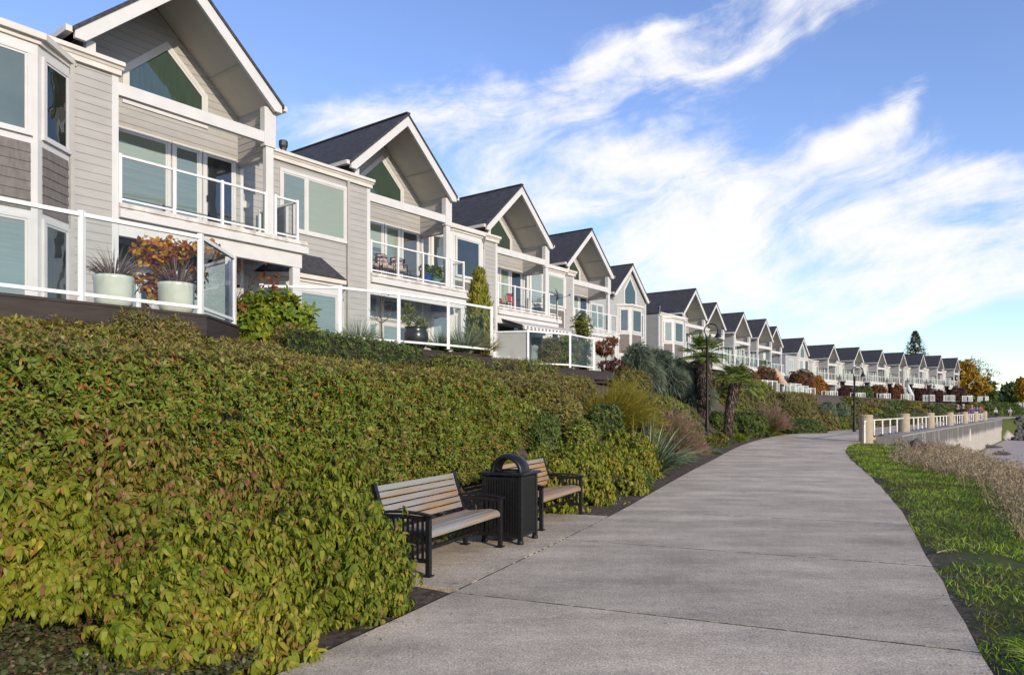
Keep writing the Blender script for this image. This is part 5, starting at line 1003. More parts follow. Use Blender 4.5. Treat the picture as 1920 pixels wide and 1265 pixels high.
# umbrellas
surf('canvas_beige', (.50, .34, .22), (.44, .30, .19), 5, .8); surf('canvas_pale', (.62, .62, .66), (.55, .55, .6), 5, .8); surf('canvas_blue', (.04, .13, .42), (.05, .16, .48), 5, .8)
def umbrella(label, px, Y, y0, y1, px1, mat, wmul=1.0):
    a, b = at(px1, y1, Y), at(px, y0, Y); r = thing('closed_umbrella', label, 'umbrella', a, 0, 'folded umbrellas on the terrace'); d = b - a; L = d.length; m = MB()
    side = Vector((.6, .3, .75)).cross(d).normalized(); pts, rad = [], []
    for i in range(15): t = i / 14; pts.append(d * t - d.cross(Vector((0, 1, 0))).normalized() * (-.16 * L * sin(pi * t))); rad.append(max(.012, (.17 * L * sin(pi * min(t * .95 + .03, 1)) ** .8) * wmul))
    m.tube(pts, [q * (1 + .06 * (i % 2)) for i, q in enumerate(rad)], 14); m.build('canopy', mat, r, smooth=True); p = MB(); g = a.z - 2.95; p.tube([(0, 0, -max(g, .05)), (0, 0, .1), d * .15], .035, 8); p.build('pole', 'rail_white', r)
umbrella('large beige umbrella folded and leaning, over the middle terrace', 1453, 89, 688, 724, 1480, 'canvas_beige'); umbrella('pale grey umbrella folded and leaning, far along the terrace', 1703, 137, 720, 742, 1714, 'canvas_pale'); umbrella('thin blue umbrella folded upright, far along the terrace', 1632, 125, 719, 738, 1633, 'canvas_blue', .5)
# balcony things
surf('chair_red', (.42, .012, .03), (.36, .012, .025), 6, .3, spec=.6); surf('cushion', (.50, .44, .40), (.26, .12, .12), 14, .9, lo=.45, hi=.55)
def inst(h, a, b, z): C, phi = HOUSES[h][1], HOUSES[h][2]; p = loc2w(C, phi, a, b); return (p[0], p[1], z), pi / 2 - phi
def metal_chair(label, h, a, b, turn):
    loc, rz = inst(h, a, b, 6.325); r = thing('metal_chair', label, 'chair', loc, rz + turn, 'red metal chairs on the balcony'); s = MB(); s.box(-.19, .19, -.18, .18, .43, .45); s.box(-.19, .19, -.19, -.17, .38, .45); s.build('seat', 'chair_red', r, bevel=.012)
    k = MB(); k.prism([(-.09, .45), (.09, .45), (.13, .86), (-.13, .86)], 'y', .19, .205); k.tube([(-.19, .18, .44), (-.19, .22, .70), (-.15, .23, .84), (0, .23, .88), (.15, .23, .84), (.19, .22, .70), (.19, .18, .44)], .013, 6); k.build('backrest', 'chair_red', r)
    for x in (-1, 1):
        for y in (-1, 1): l = MB(); l.tube([(x * .17, y * .16, .43), (x * .21, y * .21, 0)], [.024, .013], 6); l.build('leg', 'chair_red', r)
metal_chair('red metal chair nearer the corner wall of the third balcony', 2, .62, .45, .5); metal_chair('red metal chair in the middle of the third balcony', 2, 1.75, .5, -.4)
def wicker(label, h, a, b, turn):
    loc, rz = inst(h, a, b, 6.325); r = thing('garden_chair', label, 'chair', loc, rz + turn, 'cushioned chairs on the second balcony'); f = MB()
    for x in (-.26, .26): f.tube([(x, -.25, 0), (x, -.25, .58), (x, .0, .62), (x, .24, .6), (x * .9, .27, .9)], .016, 6); f.tube([(x, .24, .6), (x, .28, 0)], .016, 6)
    f.tube([(-.234, .27, .9), (0, .29, .95), (.234, .27, .9)], .016, 6); f.build('frame', 'dark_metal', r); c = MB(); c.box(-.24, .24, -.24, .22, .34, .46); c.build('seat', 'cushion', r, bevel=.03); c = MB(); c.box(-.23, .23, .17, .27, .47, .88); c.build('backrest', 'cushion', r, bevel=.03)
wicker('cushioned garden chair half behind the corner wall of the second balcony', 1, .55, .6, .3); wicker('cushioned garden chair left of the second balcony post', 1, 1.25, .55, -.2); wicker('cushioned garden chair right of the second balcony post', 1, 1.95, .6, -.5)
CYL = [(0, 0), (.15, 0), (.165, .05), (.20, .38), (.215, .40), (.215, .43), (.19, .43), (.18, .39), (0, .39)]
for a, b, mt, lb in ((3.05, .25, 'pot_blue', 'deep blue pot by the railing of the second balcony'), (3.5, .2, 'pot_teal', 'teal pot beside the column of the second balcony')):
    loc, rz = inst(1, a, b, 6.325); tp = pot(lb, loc[:2], 6.325, CYL, mt, 'glazed pots on the second balcony'); shrub('leafy plant in the ' + lb, (loc[0], loc[1], tp + .05), (.24, .24, .22), 130, L=.08, Wd=.035, mat='leaf_dark', name='potted_plant', group='plants in the glazed pots', drop=.1, zcut=-.6, cat='plant')
for a in (1.0, 1.9, 2.8):
    loc, rz = inst(8, a, .3, 6.325); tp = pot(f'pot of the {["left", "middle", "right"][int(a)]} round bush on a far balcony', loc[:2], 6.325, CYL, 'pot_black', 'pots of the round bushes'); shrub(f'{["left", "middle", "right"][int(a)]} round clipped bush on a far balcony', (loc[0], loc[1], tp + .38), (.4, .4, .38), 260, L=.08, Wd=.04, mat='leaf_dark', name='round_bush', group='round clipped bushes on a far balcony', power=2, amp=.04, zcut=-.9)
# striped awning under the third balcony, satellite dish
def awning():
    C, phi = HOUSES[2][1], HOUSES[2][2]; r = thing('awning', 'grey and white striped awning under the balcony with red chairs', 'awning', (C[0], C[1], 0), pi / 2 - phi); n = 36; x0, x1 = .3, 5.6; m = MB()
    for i in range(n):
        a, b = x0 + (x1 - x0) * i / n, x0 + (x1 - x0) * (i + 1) / n; m.add([(a, .0, 5.80), (b, 0, 5.80), (b, -1.25, 5.42), (a, -1.25, 5.42)], [(0, 3, 2, 1)], i % 2); k = 4
        for j in range(k): s, t = a + (b - a) * j / k, a + (b - a) * (j + 1) / k; f = lambda v: 5.42 - .16 - .05 * sin(pi * ((v - a) / (b - a))); m.add([(s, -1.25, 5.42), (t, -1.25, 5.42), (t, -1.26, f(t)), (s, -1.26, f(s))], [(0, 1, 2, 3)], i % 2)
    m.build('fabric', ['canvas_grey', 'canvas_white'], r); b = MB(); b.tube([(x0, -1.25, 5.41), (x1, -1.25, 5.41)], .02, 6); b.build('front_bar', 'rail_white', r)
surf('canvas_grey', (.27, .23, .22), (.24, .21, .2), 5, .8); surf('canvas_white', (.72, .68, .66), (.66, .62, .6), 5, .8); awning()
def dish():
    loc, rz = inst(2, 4.72, -.12, 6.32); r = thing('satellite_dish', 'dark satellite dish on a pole at the end of the third balcony', 'satellite dish', loc, rz); m = MB(); m.tube([(0, 0, -.3), (0, 0, .95)], .025, 8); m.build('pole', 'vent_metal', r)
    d = MB(); d.lathe([(0, .06), (.15, .045), (.30, 0), (.305, -.01), (.15, .03), (0, .045)], (0, 0, 0), 20); o = d.build('reflector', 'vent_metal', r, smooth=True); o.rotation_euler = (radians(70), 0, .5); o.location = (0, -.02, 1.12); a = MB(); a.tube([(0, -.02, .9), (.3, -.25, .98), (.55, -.4, 1.1)], .014, 6); a.tube([(.52, -.38, 1.08), (.58, -.42, 1.13)], .04, 8); a.build('feed_arm', 'vent_metal', r)
dish()

# ------------------------------------------------------------------ seawall, bollards and railings
def wall_mat():
    m, N, K = nodes('seawall'); out = N('ShaderNodeOutputMaterial'); b = N('ShaderNodeBsdfPrincipled'); K(b.outputs[0], out.inputs[0]); b.inputs['Roughness'].default_value = .9; tc = N('ShaderNodeTexCoord')
    def nz(s, st, d=6): mp = N('ShaderNodeMapping'); mp.inputs['Scale'].default_value = st; K(tc.outputs['Object'], mp.inputs[0]); n = N('ShaderNodeTexNoise'); n.inputs['Scale'].default_value = s; n.inputs['Detail'].default_value = d; K(mp.outputs[0], n.inputs['Vector']); return n.outputs[0]
    sx = N('ShaderNodeSeparateXYZ'); K(tc.outputs['Object'], sx.inputs[0]); a = N('ShaderNodeMapRange'); K(sx.outputs[2], a.inputs[0]); a.inputs[1].default_value = -1.0; a.inputs[2].default_value = -.3
    s = N('ShaderNodeMath'); s.operation = 'MULTIPLY'; K(nz(1.1, (1, 1, .12)), s.inputs[0]); K(a.outputs[0], s.inputs[1]); r = N('ShaderNodeValToRGB'); e = r.color_ramp.elements; e[0].position, e[1].position = .20, .46; e[0].color, e[1].color = rgba((.40, .36, .31)), rgba((.115, .105, .095)); K(s.outputs[0], r.inputs[0])
    g = N('ShaderNodeValToRGB'); e = g.color_ramp.elements; e[0].position, e[1].position = .35, .65; e[0].color, e[1].color = rgba((.8, .8, .8)), rgba((1.1, 1.1, 1.1)); K(nz(3, (1, 1, 1)), g.inputs[0]); x = N('ShaderNodeMix'); x.data_type = 'RGBA'; x.blend_type = 'MULTIPLY'; x.inputs[0].default_value = 1; K(r.outputs[0], x.inputs[6]); K(g.outputs[0], x.inputs[7]); K(x.outputs[2], b.inputs['Base Color']); MATS['seawall'] = m
wall_mat(); surf('cap_concrete', (.22, .20, .185), (.30, .27, .25), 4, .85, .2); surf('bollard', (.44, .36, .25), (.37, .30, .21), 5, .85, .2, 40, c3=(.25, .22, .18), s3=1.6, lo3=.55, hi3=.75); surf('rail_rust', (.74, .70, .66), (.68, .63, .58), 5, .5, c3=(.38, .15, .06), s3=3.5, lo3=.56, hi3=.68); surf('patch', (.55, .50, .44), (.50, .45, .39), 5, .9)
def seawall():
    w = thing('seawall', 'stained concrete seawall with panel joints, dropping to the beach', 'wall', (0, 0, 0)); m = MB(); ys = [36.2]
    while ys[-1] < 92: ys.append(min(ys[-1] + 7.6, 92.2))
    if ys[-1] - ys[-2] < 2: ys.pop(-2)
    R = lambda y, d: off(y, -d, PR)
    for a, b in zip(ys[:-1], ys[1:]):
        g = .035; n = 3; T = [R(v, .62) for v in np.linspace(a + g, b - g, n + 1)]; B = [R(v, 1.12) for v in np.linspace(a + g, b - g, n + 1)]; L = [R(v, 1.07) for v in np.linspace(a + g, b - g, n + 1)]; z = float(pz(a)) + .06
        m.prism([tuple(p) for p in T] + [tuple(p) for p in B[::-1]], 'z', -1.05, z); m.prism([tuple(p) for p in T] + [tuple(p) for p in L[::-1]], 'z', -3.2, -1.07)
    m.build('wall_panels', 'seawall', w); c = MB(); v = np.linspace(36.2, 92.2, 40); c.prism([tuple(R(q, -.02)) for q in v] + [tuple(R(q, 1.14)) for q in v[::-1]], 'z', .3, .375); c.build('coping', 'cap_concrete', w)
    c = MB(); p0, p1 = R(36.2, .0), R(36.2, 1.1); c.prism([tuple(R(36.18, -.3)), tuple(R(36.18, 1.1)), tuple(R(36.35, 1.1)), tuple(R(36.35, -.3))], 'z', -3, .3); c.build('end_face', 'cap_concrete', w)
    p = MB(); y0 = 62.5; q = []
    for t in np.linspace(0, pi, 18): o = R(y0 + .62 * cos(t), 1.135); q.append((o[0], o[1], -1.02 + 1.05 * sin(t)))
    p.poly(q[::-1]); p.poly([(a + .05, b - .03, c_) for a, b, c_ in q][::-1]) if False else None; p.build('patch', 'patch', w)
seawall()
BY = [33.0, 41.0, 49.0, 57.0, 65.0, 73.0, 81.0]; BX = [15.7, 21.6, 27.5, 33.5, 39.5, 45.4, 51.4]
BL = ['first thick tan bollard, at the corner where the seawall begins', 'second tan bollard from the corner of the seawall', 'third tan bollard, with a street lamp rising behind it', 'fourth tan bollard along the seawall', 'fifth tan bollard along the seawall', 'sixth tan bollard along the seawall', 'last and smallest tan bollard along the seawall']
for i, (x, y) in enumerate(zip(BX, BY)):
    m = MB(); g = gz(x, y) - .3 if i == 0 else .37; m.lathe([(0, 0), (.29, 0), (.29, 1.38 - .12 - g), (.272, 1.38 - .11 - g), (.272, 1.38 - .09 - g), (.29, 1.38 - .08 - g), (.29, 1.38 - .03 - g), (.265, 1.38 - g), (0, 1.38 - g)], (0, 0, 0), 22)
    tag(m.build('bollard', 'bollard', loc=(x, y, g), smooth=False), BL[i], 'bollard', 'tan bollards along the seawall')
RL = ['first', 'second', 'third', 'fourth', 'fifth', 'sixth']
for i in range(6):
    a, b = np.array([BX[i], BY[i]]), np.array([BX[i + 1], BY[i + 1]]); r = thing('metal_railing', f'rusty white railing between the {RL[i]} and the {(RL + ["last"])[i + 1]} bollard', 'railing', (a[0], a[1], .37), 0, 'white railings between the bollards'); d = b - a; m = MB(); zz = .76
    m.beam((d[0] * .03, d[1] * .03, zz), (d[0] * .97, d[1] * .97, zz), .06, .055); m.build('top_rail', 'rail_rust', r)
    for k in range(1, 6):
        if k == 5 and i == 0: continue
        t = k / 5 - .02 if i == 0 else k / 6; p = MB(); p.box(d[0] * t - .03, d[0] * t + .03, d[1] * t - .03, d[1] * t + .03, 0, zz - .03); o = p.build('post', 'rail_rust', r); f = MB(); f.box(d[0] * t - .07, d[0] * t + .07, d[1] * t - .07, d[1] * t + .07, 0, .05); f.build('foot', 'dark_metal', o)
r = thing('railing_end', 'short rusty white end post left of the first bollard', 'railing', (15.35, 32.4, 0)); m = MB(); m.box(-.035, .035, -.035, .035, -.1, 1.13); m.beam((0, 0, 1.1), (.3, .5, 1.12), .06, .055); m.build('post', 'rail_rust', r)

# ------------------------------------------------------------------ verge, weeds, rocks, beach
def verge():
    r = RNG; sp = Soup()
    def pts(n, y0, y1, d0, d1, pw=1.0):
        y = y0 + (y1 - y0) * r.random(n) ** pw; d = d0 + (d1 - d0) * r.random(n); P = np.array([off(a, -b, PR) for a, b in zip(y, d)]); return np.column_stack([P, ground(P[:, 0], P[:, 1])]), y, d
    n = 52000; P, y, d = pts(n, 2.6, 33.5, .0, 3.3, 1.5); den = fbm(P, .9, 3.0) + .62 - .8 * np.exp(-d / .12) - .25 * (d > 2.8) - np.where(y < 8.5, .14, 0); k = den > 0; P, y = P[k], y[k]; m = len(P)
    sp.blades(P, np.column_stack([r.normal(size=(m, 2)) * .55, np.ones(m)]), (.06 + .07 * r.random(m)) * (1 + .5 * np.clip(fbm(P, 1.4, 8), 0, 1)), .006 + .00045 * y, .35, 0, 3)
    c = off(4.9, -.75, PR); a = r.random(900) * 6.28; q = np.sqrt(r.random(900)) * .5; P = np.column_stack([c[0] + np.cos(a) * q, c[1] + np.sin(a) * q]); P = np.column_stack([P, ground(P[:, 0], P[:, 1])]); sp.blades(P, np.column_stack([np.cos(a) * .7 - .25, np.sin(a) * .7, np.ones(900)]), .22 + .12 * r.random(900), .008, .5, 0, 4)
    o = sp.build('grass', 'turf'); tag(o, kind='stuff')
    sp = Soup(); n = 9000; P, y, d = pts(n, 3.2, 35, 1.1, 5.6, 1.25); k = (fbm(P, .55, 6.0) + (d - 1.75) * .6 > 0) ; P, y, d = P[k], y[k], d[k]; m = len(P); D = np.column_stack([r.normal(size=(m, 2)) * .35 + [-.12, 0], np.ones(m)]); Ln = (.36 + .50 * r.random(m)) * np.where(d > 2.6, 1, .7) * np.interp(y, [12, 26], [1.15, .5])
    sp.blades(P, D, Ln, .006 + .0004 * y, .18, 0, 3, taper=.6)
    for j in range(9):
        t = .45 + .65 * r.random((m, 1)); q = P + norm(D) * Ln[:, None] * t + r.normal(size=(m, 3)) * .035; sp.leaves(q, D + r.normal(size=(m, 3)) * .8, r.normal(size=(m, 3)), .04 + .05 * r.random(m), .006 + .0005 * y, .3, 0)
    tag(sp.build('dry_weeds', 'straw'), kind='stuff')
    sp = Soup(); n = 900; P, y, d = pts(n, 3.0, 24, -.25, .5); P2_, y2, d2 = pts(260, 3.0, 24, -4.4, .2); Q_ = np.array([off(a, -b) for a, b in zip(3 + 22 * r.random(420), np.abs(r.normal(size=420)) * .25 - .15)]); Q_ = np.column_stack([Q_, np.maximum(ground(Q_[:, 0], Q_[:, 1]), pz(Q_[:, 1]))]); P2_[:, 2] = np.maximum(P2_[:, 2], pz(P2_[:, 1])); P[:, 2] = np.where(d < 0, np.maximum(P[:, 2], pz(P[:, 1])), P[:, 2]); P = np.concatenate([P, P2_[r.random(len(P2_)) < .35], Q_]); n = len(P); P[:, 2] += .012; a = r.random(n) * 6.28; sp.leaves(P, np.column_stack([np.cos(a), np.sin(a), np.zeros(n) + .1]), np.tile([0, 0, 1.0], (n, 1)), .02 + .045 * r.random(n) ** 2, .014, .2, 0); tag(sp.build('fallen_leaves', 'straw'), kind='stuff')
verge()
surf('rock', (.105, .095, .085), (.055, .05, .047), 2.5, .9, .6, 9, c3=(.16, .15, .14), s3=.9); surf('driftwood', (.10, .085, .075), (.06, .05, .045), 4, .9, .4); surf('stick', (.33, .26, .19), (.25, .19, .14), 9, .85)
def rock_verts(r, seed):
    bm = bmesh.new(); bmesh.ops.create_icosphere(bm, subdivisions=2, radius=1); rr = random.Random(seed); s = [rr.uniform(.7, 1.3) for _ in range(3)]; rot = Matrix.Rotation(rr.random() * 6, 3, (rr.random(), rr.random(), rr.random() + .1)); V = []
    for v in bm.verts:
        c = v.co.copy(); k = 1 + .45 * mnoise.noise(c * 1.1 + Vector((seed * 3.7, 0, 0))); c = Vector((max(-.72, min(.72, c.x * k)) * s[0], max(-.7, min(.7, c.y * k)) * s[1], max(-.62, min(.62, c.z * k)) * s[2] * .8)); V.append(rot @ c * r)
    F = [tuple(v.index for v in f.verts) for f in bm.faces]; bm.free(); return V, F
PROTO = [rock_verts(1, i) for i in range(7)]
def rocks(mb, x, y, z, r, i): V, F = PROTO[i % 7]; a = (i * 2.4); ca, sa = cos(a), sin(a); mb.add([(x + (v.x * ca - v.y * sa) * r, y + (v.x * sa + v.y * ca) * r, z + v.z * r) for v in V], F)
for i, (px, py, Y, r, lb) in enumerate([(1684, 853, 31.5, .36, 'dark boulder left of the yellow sapling on the bank'), (1722, 858, 30, .36, 'largest dark boulder below the yellow sapling'), (1752, 862, 29.5, .34, 'dark boulder right of the yellow sapling'), (1848, 890, 25, .36, 'dark boulder on the bank edge above the sand'), (1884, 905, 22.5, .38, 'dark boulder at the right end of the bank edge')]):
    p = at(px, py, Y); m = MB(); V, F = PROTO[i]; m.add([v * r for v in V], F); tag(m.build('boulder', 'rock', loc=(p.x, p.y, gz(p.x, p.y) + r * .35)), lb, 'boulder', 'dark boulders on the bank')
def riprap():
    mb = MB(); r = random.Random(4); i = 0
    for _ in range(420):
        y = r.uniform(6, 36); d = r.uniform(4.9, 8.2); p = off(y, -d, PR); rr = r.uniform(.12, .34); i += 1; rocks(mb, p[0], p[1], gz(p[0], p[1]) + rr * .3, rr, i)
    for _ in range(900):
        y = r.uniform(93.5, 128); d = r.uniform(2.2, 8.5); p = off(y, -d, PR); rr = r.uniform(.2, .55); i += 1; rocks(mb, p[0], p[1], gz(p[0], p[1]) + rr * .3, rr, i)
    tag(mb.build('rock_bank', 'rock'), kind='stuff')
riprap()
for px, py, Y, L, lb in [(1851, 848, 74, 3.2, 'dark driftwood log on the sand near the seawall'), (1880, 861.5, 63, 1.6, 'short dark driftwood piece in the middle of the sand'), (1871, 875, 52, .7, 'small dark stump on the sand above the weeds')]:
    p = at(px, py, Y); z = gz(p.x, p.y); m = MB(); m.tube([(-L / 2, 0, .1), (-L / 6, .1, .22), (L / 5, -.05, .16), (L / 2, .12, .1)], [.09, .17, .14, .05], 8); m.tube([(0, 0, .15), (.15, .1, .5)], [.07, .02], 6); tag(m.build('driftwood', 'driftwood', loc=(p.x, p.y, z)), lb, 'driftwood', 'driftwood on the sand')
for i, (y, d, L, a, lb) in enumerate([(8.6, .12, .42, .5, 'pale stick lying across the soil edge of the path'), (9.4, .3, .35, -.2, 'pale stick on the soil beside the grass'), (7.2, .5, .3, 1.0, 'thin pale twig in the dirt nearer the viewer')]):
    p = off(y, -d, PR); m = MB(); m.tube([(0, 0, .015), (L * .5 * cos(a), L * .5 * sin(a), .03), (L * cos(a), L * sin(a), .012)], [.009, .007, .004], 6); tag(m.build('stick', 'stick', loc=(p[0], p[1], gz(p[0], p[1]))), lb, 'stick', 'sticks beside the path')
p = at(1745, 846, 32.5); tree('yellow_sapling', 'yellow leaved sapling growing against the seawall above the boulders', (p.x, p.y), gz(p.x, p.y), [(-.5, 0, 1.0, .4, .3, .35), (.3, 0, .85, .4, .3, .3), (1.1, 0, .95, .3, .3, .3)], 'leaf_gold', 130, .09, .05, .025, bark='stick', cat='sapling')
# river beyond the beach
def water():
    m, N, K = nodes('water'); out = N('ShaderNodeOutputMaterial'); b = N('ShaderNodeBsdfPrincipled'); K(b.outputs[0], out.inputs[0]); b.inputs['Base Color'].default_value = (.03, .045, .05, 1); b.inputs['Roughness'].default_value = .08; n = N('ShaderNodeTexNoise'); n.inputs['Scale'].default_value = .8; bp = N('ShaderNodeBump'); bp.inputs['Strength'].default_value = .3; K(n.outputs[0], bp.inputs['Height']); K(bp.outputs[0], b.inputs['Normal']); MATS['water'] = m
    q = MB(); q.poly([(40, -3000, -3.35), (6000, -3000, -3.35), (6000, 5500, -3.35), (40, 5500, -3.35)]); tag(q.build('water', 'water'), kind='structure')
water()
# ------------------------------------------------------------------ far trees, far house, hills
def conifer(label, px, Y, top, w):
    X = (px - 960) / F_PX * Y; t = thing('conifer_tree', label, 'tree', (X, Y, 2.5)); H_ = zat(top, Y) - 2.5; R = w * Y / F_PX; m = MB(); m.tube([(0, 0, 0), (0, 0, H_ * .96)], [.35, .05], 8); m.build('trunk', 'bark', t); sp = Soup(); n = 5200; h = RNG.random(n) ** .9; a = RNG.random(n) * 6.283; rad = R * (1 - h) ** .75 * (.35 + .65 * RNG.random(n) ** .5) * (1 + .3 * np.sin(a * 5 + np.floor(h * 14) * 2.1)); P = np.stack([np.cos(a) * rad, np.sin(a) * rad, H_ * (.05 + .95 * h) - rad * .25], 1); sp.leaves(P, np.stack([np.cos(a), np.sin(a), RNG.normal(size=n) * .3 + .1], 1), np.tile([0, 0, 1.0], (n, 1)), 1.0 * (.5 + .7 * RNG.random(n)) * (1.1 - h * .6), .4, .3)
    sp.build('crown', 'conifer', parent=t)
conifer('tall dark conifer rising behind the far end of the row', 1716, 190, 620, 46)
Y = 166; X = (1805 - 960) / F_PX * Y
tree('autumn_tree', 'golden autumn tree with bare upper branches past the last row house', (X, Y), 2.5, [(-1.5, 0, 6.2, 3.2, 3, 2.8), (2, 0, 4.8, 3.0, 3, 2.5), (-2.5, 0, 3.2, 2.6, 3, 2.4), (.5, 0, 8.2, 2.6, 2.4, 1.8), (4, 0, 3.6, 2, 2, 1.8)], 'leaf_gold', 1500, .55, .34, .35, bare=14)
Y = 168; X = (1835 - 960) / F_PX * Y; tree('bare_tree', 'half bare tree spreading thin twigs right of the golden one', (X, Y), 2.5, [(0, 0, 7.5, 3.5, 3, 3), (2.5, 0, 6.0, 2.5, 2.5, 2.5), (-2, 0, 9, 2.5, 2.5, 2)], 'leaf_bronze', 260, .35, .2, .25, bare=22)
def far_tree(label, px, Y, top, w, mat, base=2.2, n=900, name='far_tree', L=.7):
    X = (px - 960) / F_PX * Y; H_ = zat(top, Y) - base; R = w * Y / F_PX; r = random.Random(px); bl = [(r.uniform(-.5, .5) * R, r.uniform(-.4, .4) * R, H_ * r.uniform(.35, .72), R * r.uniform(.5, .75), R * .6, H_ * r.uniform(.22, .32)) for _ in range(6)]
    tree(name, label, (X, Y), base, bl, mat, n, L, L * .55, max(.12, R * .08), group='trees past the end of the row', inner=.2)
far_tree('dark green tree behind the golden tree, just left of the far chimney', 1848, 172, 712, 22, 'leaf_dark'); far_tree('dark tree on the right picture edge', 1902, 185, 714, 22, 'leaf_dark', n=1300); far_tree('amber tree on the right picture edge, above the dark one', 1917, 178, 703, 13, 'leaf_gold', n=500); far_tree('low dark tree between the far house and the right edge', 1884, 205, 735, 18, 'leaf_dark'); far_tree('dark tree hiding the foot of the golden tree', 1822, 158, 742, 16, 'leaf_dark', n=700)
for px, Y, top, w, lb in [(1846, 138, 752, 14, 'bush past the last white fence, by the far path'), (1862, 142, 750, 14, 'bush beside the far path behind the two walkers'), (1880, 150, 755, 16, 'bush above the far path, right of the walkers'), (1900, 165, 757, 14, 'farthest bush along the far path'), (1830, 133, 757, 12, 'pale round bush under the last white fence')]:
    X = (px - 960) / F_PX * Y; z = zat(top, Y); g = gz(X, Y); r = w * Y / F_PX; shrub(lb, (X, Y, g + (z - g) * .3), (r, r, (z - g) * .7), 520, L=.28, Wd=.11, mat='leaf_dark' if px != 1830 else 'leaf_bronze', name='path_bush', group='bushes along the far path', amp=.2, scale=.8)
surf('roof_far', (.05, .055, .075), (.06, .065, .085), 2, .8); surf('brick_orange', (.42, .15, .07), (.36, .13, .06), 4, .9)
def far_house():
    Y = 226; X = (1876 - 960) / F_PX * Y; r = thing('far_house', 'distant low house with a slate blue roof and an orange chimney', 'house', (X, Y, 2.2), -.3); w = MB(); w.box(-5.5, 5.5, -4, 4, 0, 2.2); w.build('wall', 'siding_grey', r); q = MB(); q.prism([(-4.6, 2.0), (4.6, 2.0), (0, 5.0)], 'x', -6, 6); q.build('roof', 'roof_far', r); c = MB(); c.box(-3.6, -1.6, -.8, .6, 3.5, 6.6); c.box(-3.75, -1.45, -.95, .75, 6.6, 6.9); c.build('chimney', 'brick_orange', r)
far_house()
def hills():
    m = MB(); P = []; n = 90
    for i in range(n): a = radians(18 + 44 * i / (n - 1)); D = 1500; P.append((D * sin(a), D * cos(a), 14 + 10 * mnoise.noise(Vector((i * .16, 2, 0))) + 5 * mnoise.noise(Vector((i * .9, 7, 0)))))
    V = [(x, y, -6) for x, y, z in P] + P + [(x * 1.2, y * 1.2, z * .9) for x, y, z in P]; F = [(i, i + 1, n + i + 1, n + i) for i in range(n - 1)] + [(n + i, n + i + 1, 2 * n + i + 1, 2 * n + i) for i in range(n - 1)]; m.add(V, F); tag(m.build('hills', 'hill', smooth=True), kind='structure')
surf('hill', (.045, .06, .055), (.03, .045, .045), .02, .95); hills()

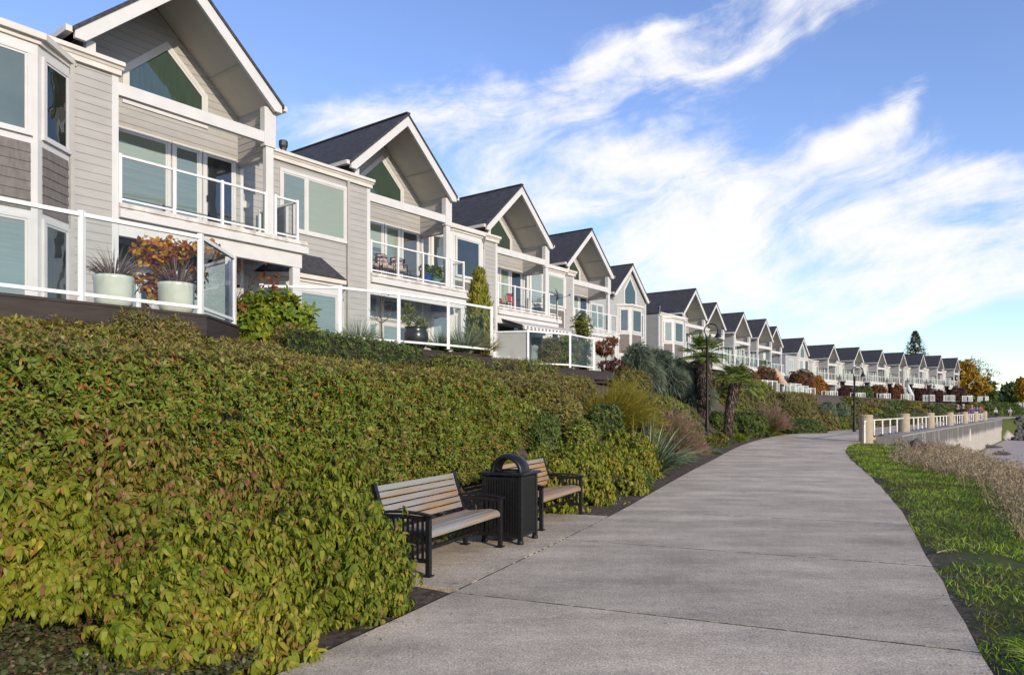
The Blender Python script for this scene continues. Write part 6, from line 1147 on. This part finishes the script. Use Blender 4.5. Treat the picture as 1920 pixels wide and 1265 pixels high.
# ------------------------------------------------------------------ people on the promenade
surf('skin', (.42, .25, .18), (.38, .22, .16), 5, .5)
def person(label, x, y, face, top, low, hair, h=1.7, stride=.22, seed=0, arms=.1):
    z = max(float(pz(y)), gz(x, y)) + .005; k = h / 1.75; r = thing('person', label, 'person', (x, y, z), face, 'people strolling on the promenade')
    def skin(name, pts, edges, mat, par):
        me = bpy.data.meshes.new(name); me.from_pydata([tuple(c * k for c in p[:3]) for p in pts], edges, []); o = bpy.data.objects.new(name, me); COL.objects.link(o); o.parent = par; s = o.modifiers.new('skin', 'SKIN'); u = o.modifiers.new('sub', 'SUBSURF'); u.levels = u.render_levels = 1; me.materials.append(MATS[mat])
        for v, p in zip(me.skin_vertices[0].data, pts): v.radius = (p[3] * k, p[4] * k if len(p) > 4 else p[3] * k)
        me.skin_vertices[0].data[0].use_root = True; return o
    s = stride
    B = [(0, 0, .95, .13, .10), (0, 0, 1.15, .12, .09), (0, 0, 1.38, .15, .09), (0, 0, 1.50, .055), (0, -.02, 1.58, .07), (0, -.02, 1.68, .09), (0, -.01, 1.74, .06)]; E_ = [(0, 1), (1, 2), (2, 3), (3, 4), (4, 5), (5, 6)]
    for sg in (-1, 1):
        b = len(B); f = sg * s; B += [(sg * .09, 0, .90, .085), (sg * .10, -f * .5, .50, .058), (sg * .10, -f + (.06 if f < 0 else 0), .09, .042), (sg * .10, -f - .13, .04, .035)]; E_ += [(0, b), (b, b + 1), (b + 1, b + 2), (b + 2, b + 3)]
        b = len(B); B += [(sg * .19, 0, 1.40, .05), (sg * .24, f * .4, 1.12, .04), (sg * .23, f * .8 - arms, .88, .032), (sg * .22, f * .9 - arms - .03, .78, .035)]; E_ += [(2, b), (b, b + 1), (b + 1, b + 2), (b + 2, b + 3)]
    skin('body', B, E_, 'skin', r)
    T = [(0, 0, .90, .145, .115), (0, 0, 1.15, .14, .105), (0, 0, 1.40, .165, .105), (0, 0, 1.47, .08)]; TE = [(0, 1), (1, 2), (2, 3)]
    for sg in (-1, 1): b = len(T); f = sg * s; T += [(sg * .19, 0, 1.40, .065), (sg * .24, f * .4, 1.12, .055), (sg * .23, f * .75 - arms, .92, .048)]; TE += [(2, b), (b, b + 1), (b + 1, b + 2)]
    skin('jacket', T, TE, top, r); L_ = [(0, 0, .96, .14, .11)]; LE = []
    for sg in (-1, 1): b = len(L_); f = sg * s; L_ += [(sg * .09, 0, .86, .10), (sg * .10, -f * .5, .50, .075), (sg * .10, -f + (.06 if f < 0 else 0), .12, .062)]; LE += [(0, b), (b, b + 1), (b + 1, b + 2)]
    skin('trousers', L_, LE, low, r); hm = MB(); hm.lathe([(.095, 0), (.108, .04), (.10, .10), (.06, .145), (0, .16)], (0, .012, 1.64), 14); o = hm.build('hair', hair, r, smooth=True); o.scale = (k, k, k)
for n_, c in (('cloth_white', (.66, .66, .68)), ('cloth_black', (.015, .015, .018)), ('cloth_khaki', (.40, .33, .24)), ('cloth_violet', (.22, .10, .30)), ('cloth_blue', (.05, .10, .30)), ('cloth_orange', (.45, .13, .05)), ('hair_grey', (.55, .53, .50)), ('hair_dark', (.03, .022, .018)), ('hair_fair', (.40, .30, .17)), ('cloth_grey', (.30, .30, .33))): surf(n_, c, None, 9, .85)
PP = [(1867, 128, 'person in a white top and black shorts walking on the far path', .6, 'cloth_white', 'cloth_black', 'hair_grey'), (1894, 136, 'person in a pale shirt and khaki trousers, rightmost walker on the far path', -2.5, 'cloth_white', 'cloth_khaki', 'hair_grey'), (1796, 66, 'fair haired person in a dark jacket behind the fourth railing', .6, 'cloth_black', 'cloth_black', 'hair_fair'), (1806, 71, 'white haired person behind the fifth bollard', .6, 'cloth_black', 'cloth_grey', 'hair_grey'), (1822, 78, 'person in a violet jacket behind the fifth railing', .6, 'cloth_violet', 'cloth_black', 'hair_fair'), (1832, 84, 'person in a blue jacket by the sixth bollard', .7, 'cloth_blue', 'cloth_black', 'hair_dark'), (1838, 88, 'person in an orange top near the last railing', .7, 'cloth_orange', 'cloth_black', 'hair_dark')]
for px, Y, lb, face, a, b, c in PP: person(lb, (px - 960) / F_PX * Y, Y, -face, a, b, c, h=random.uniform(1.62, 1.76))
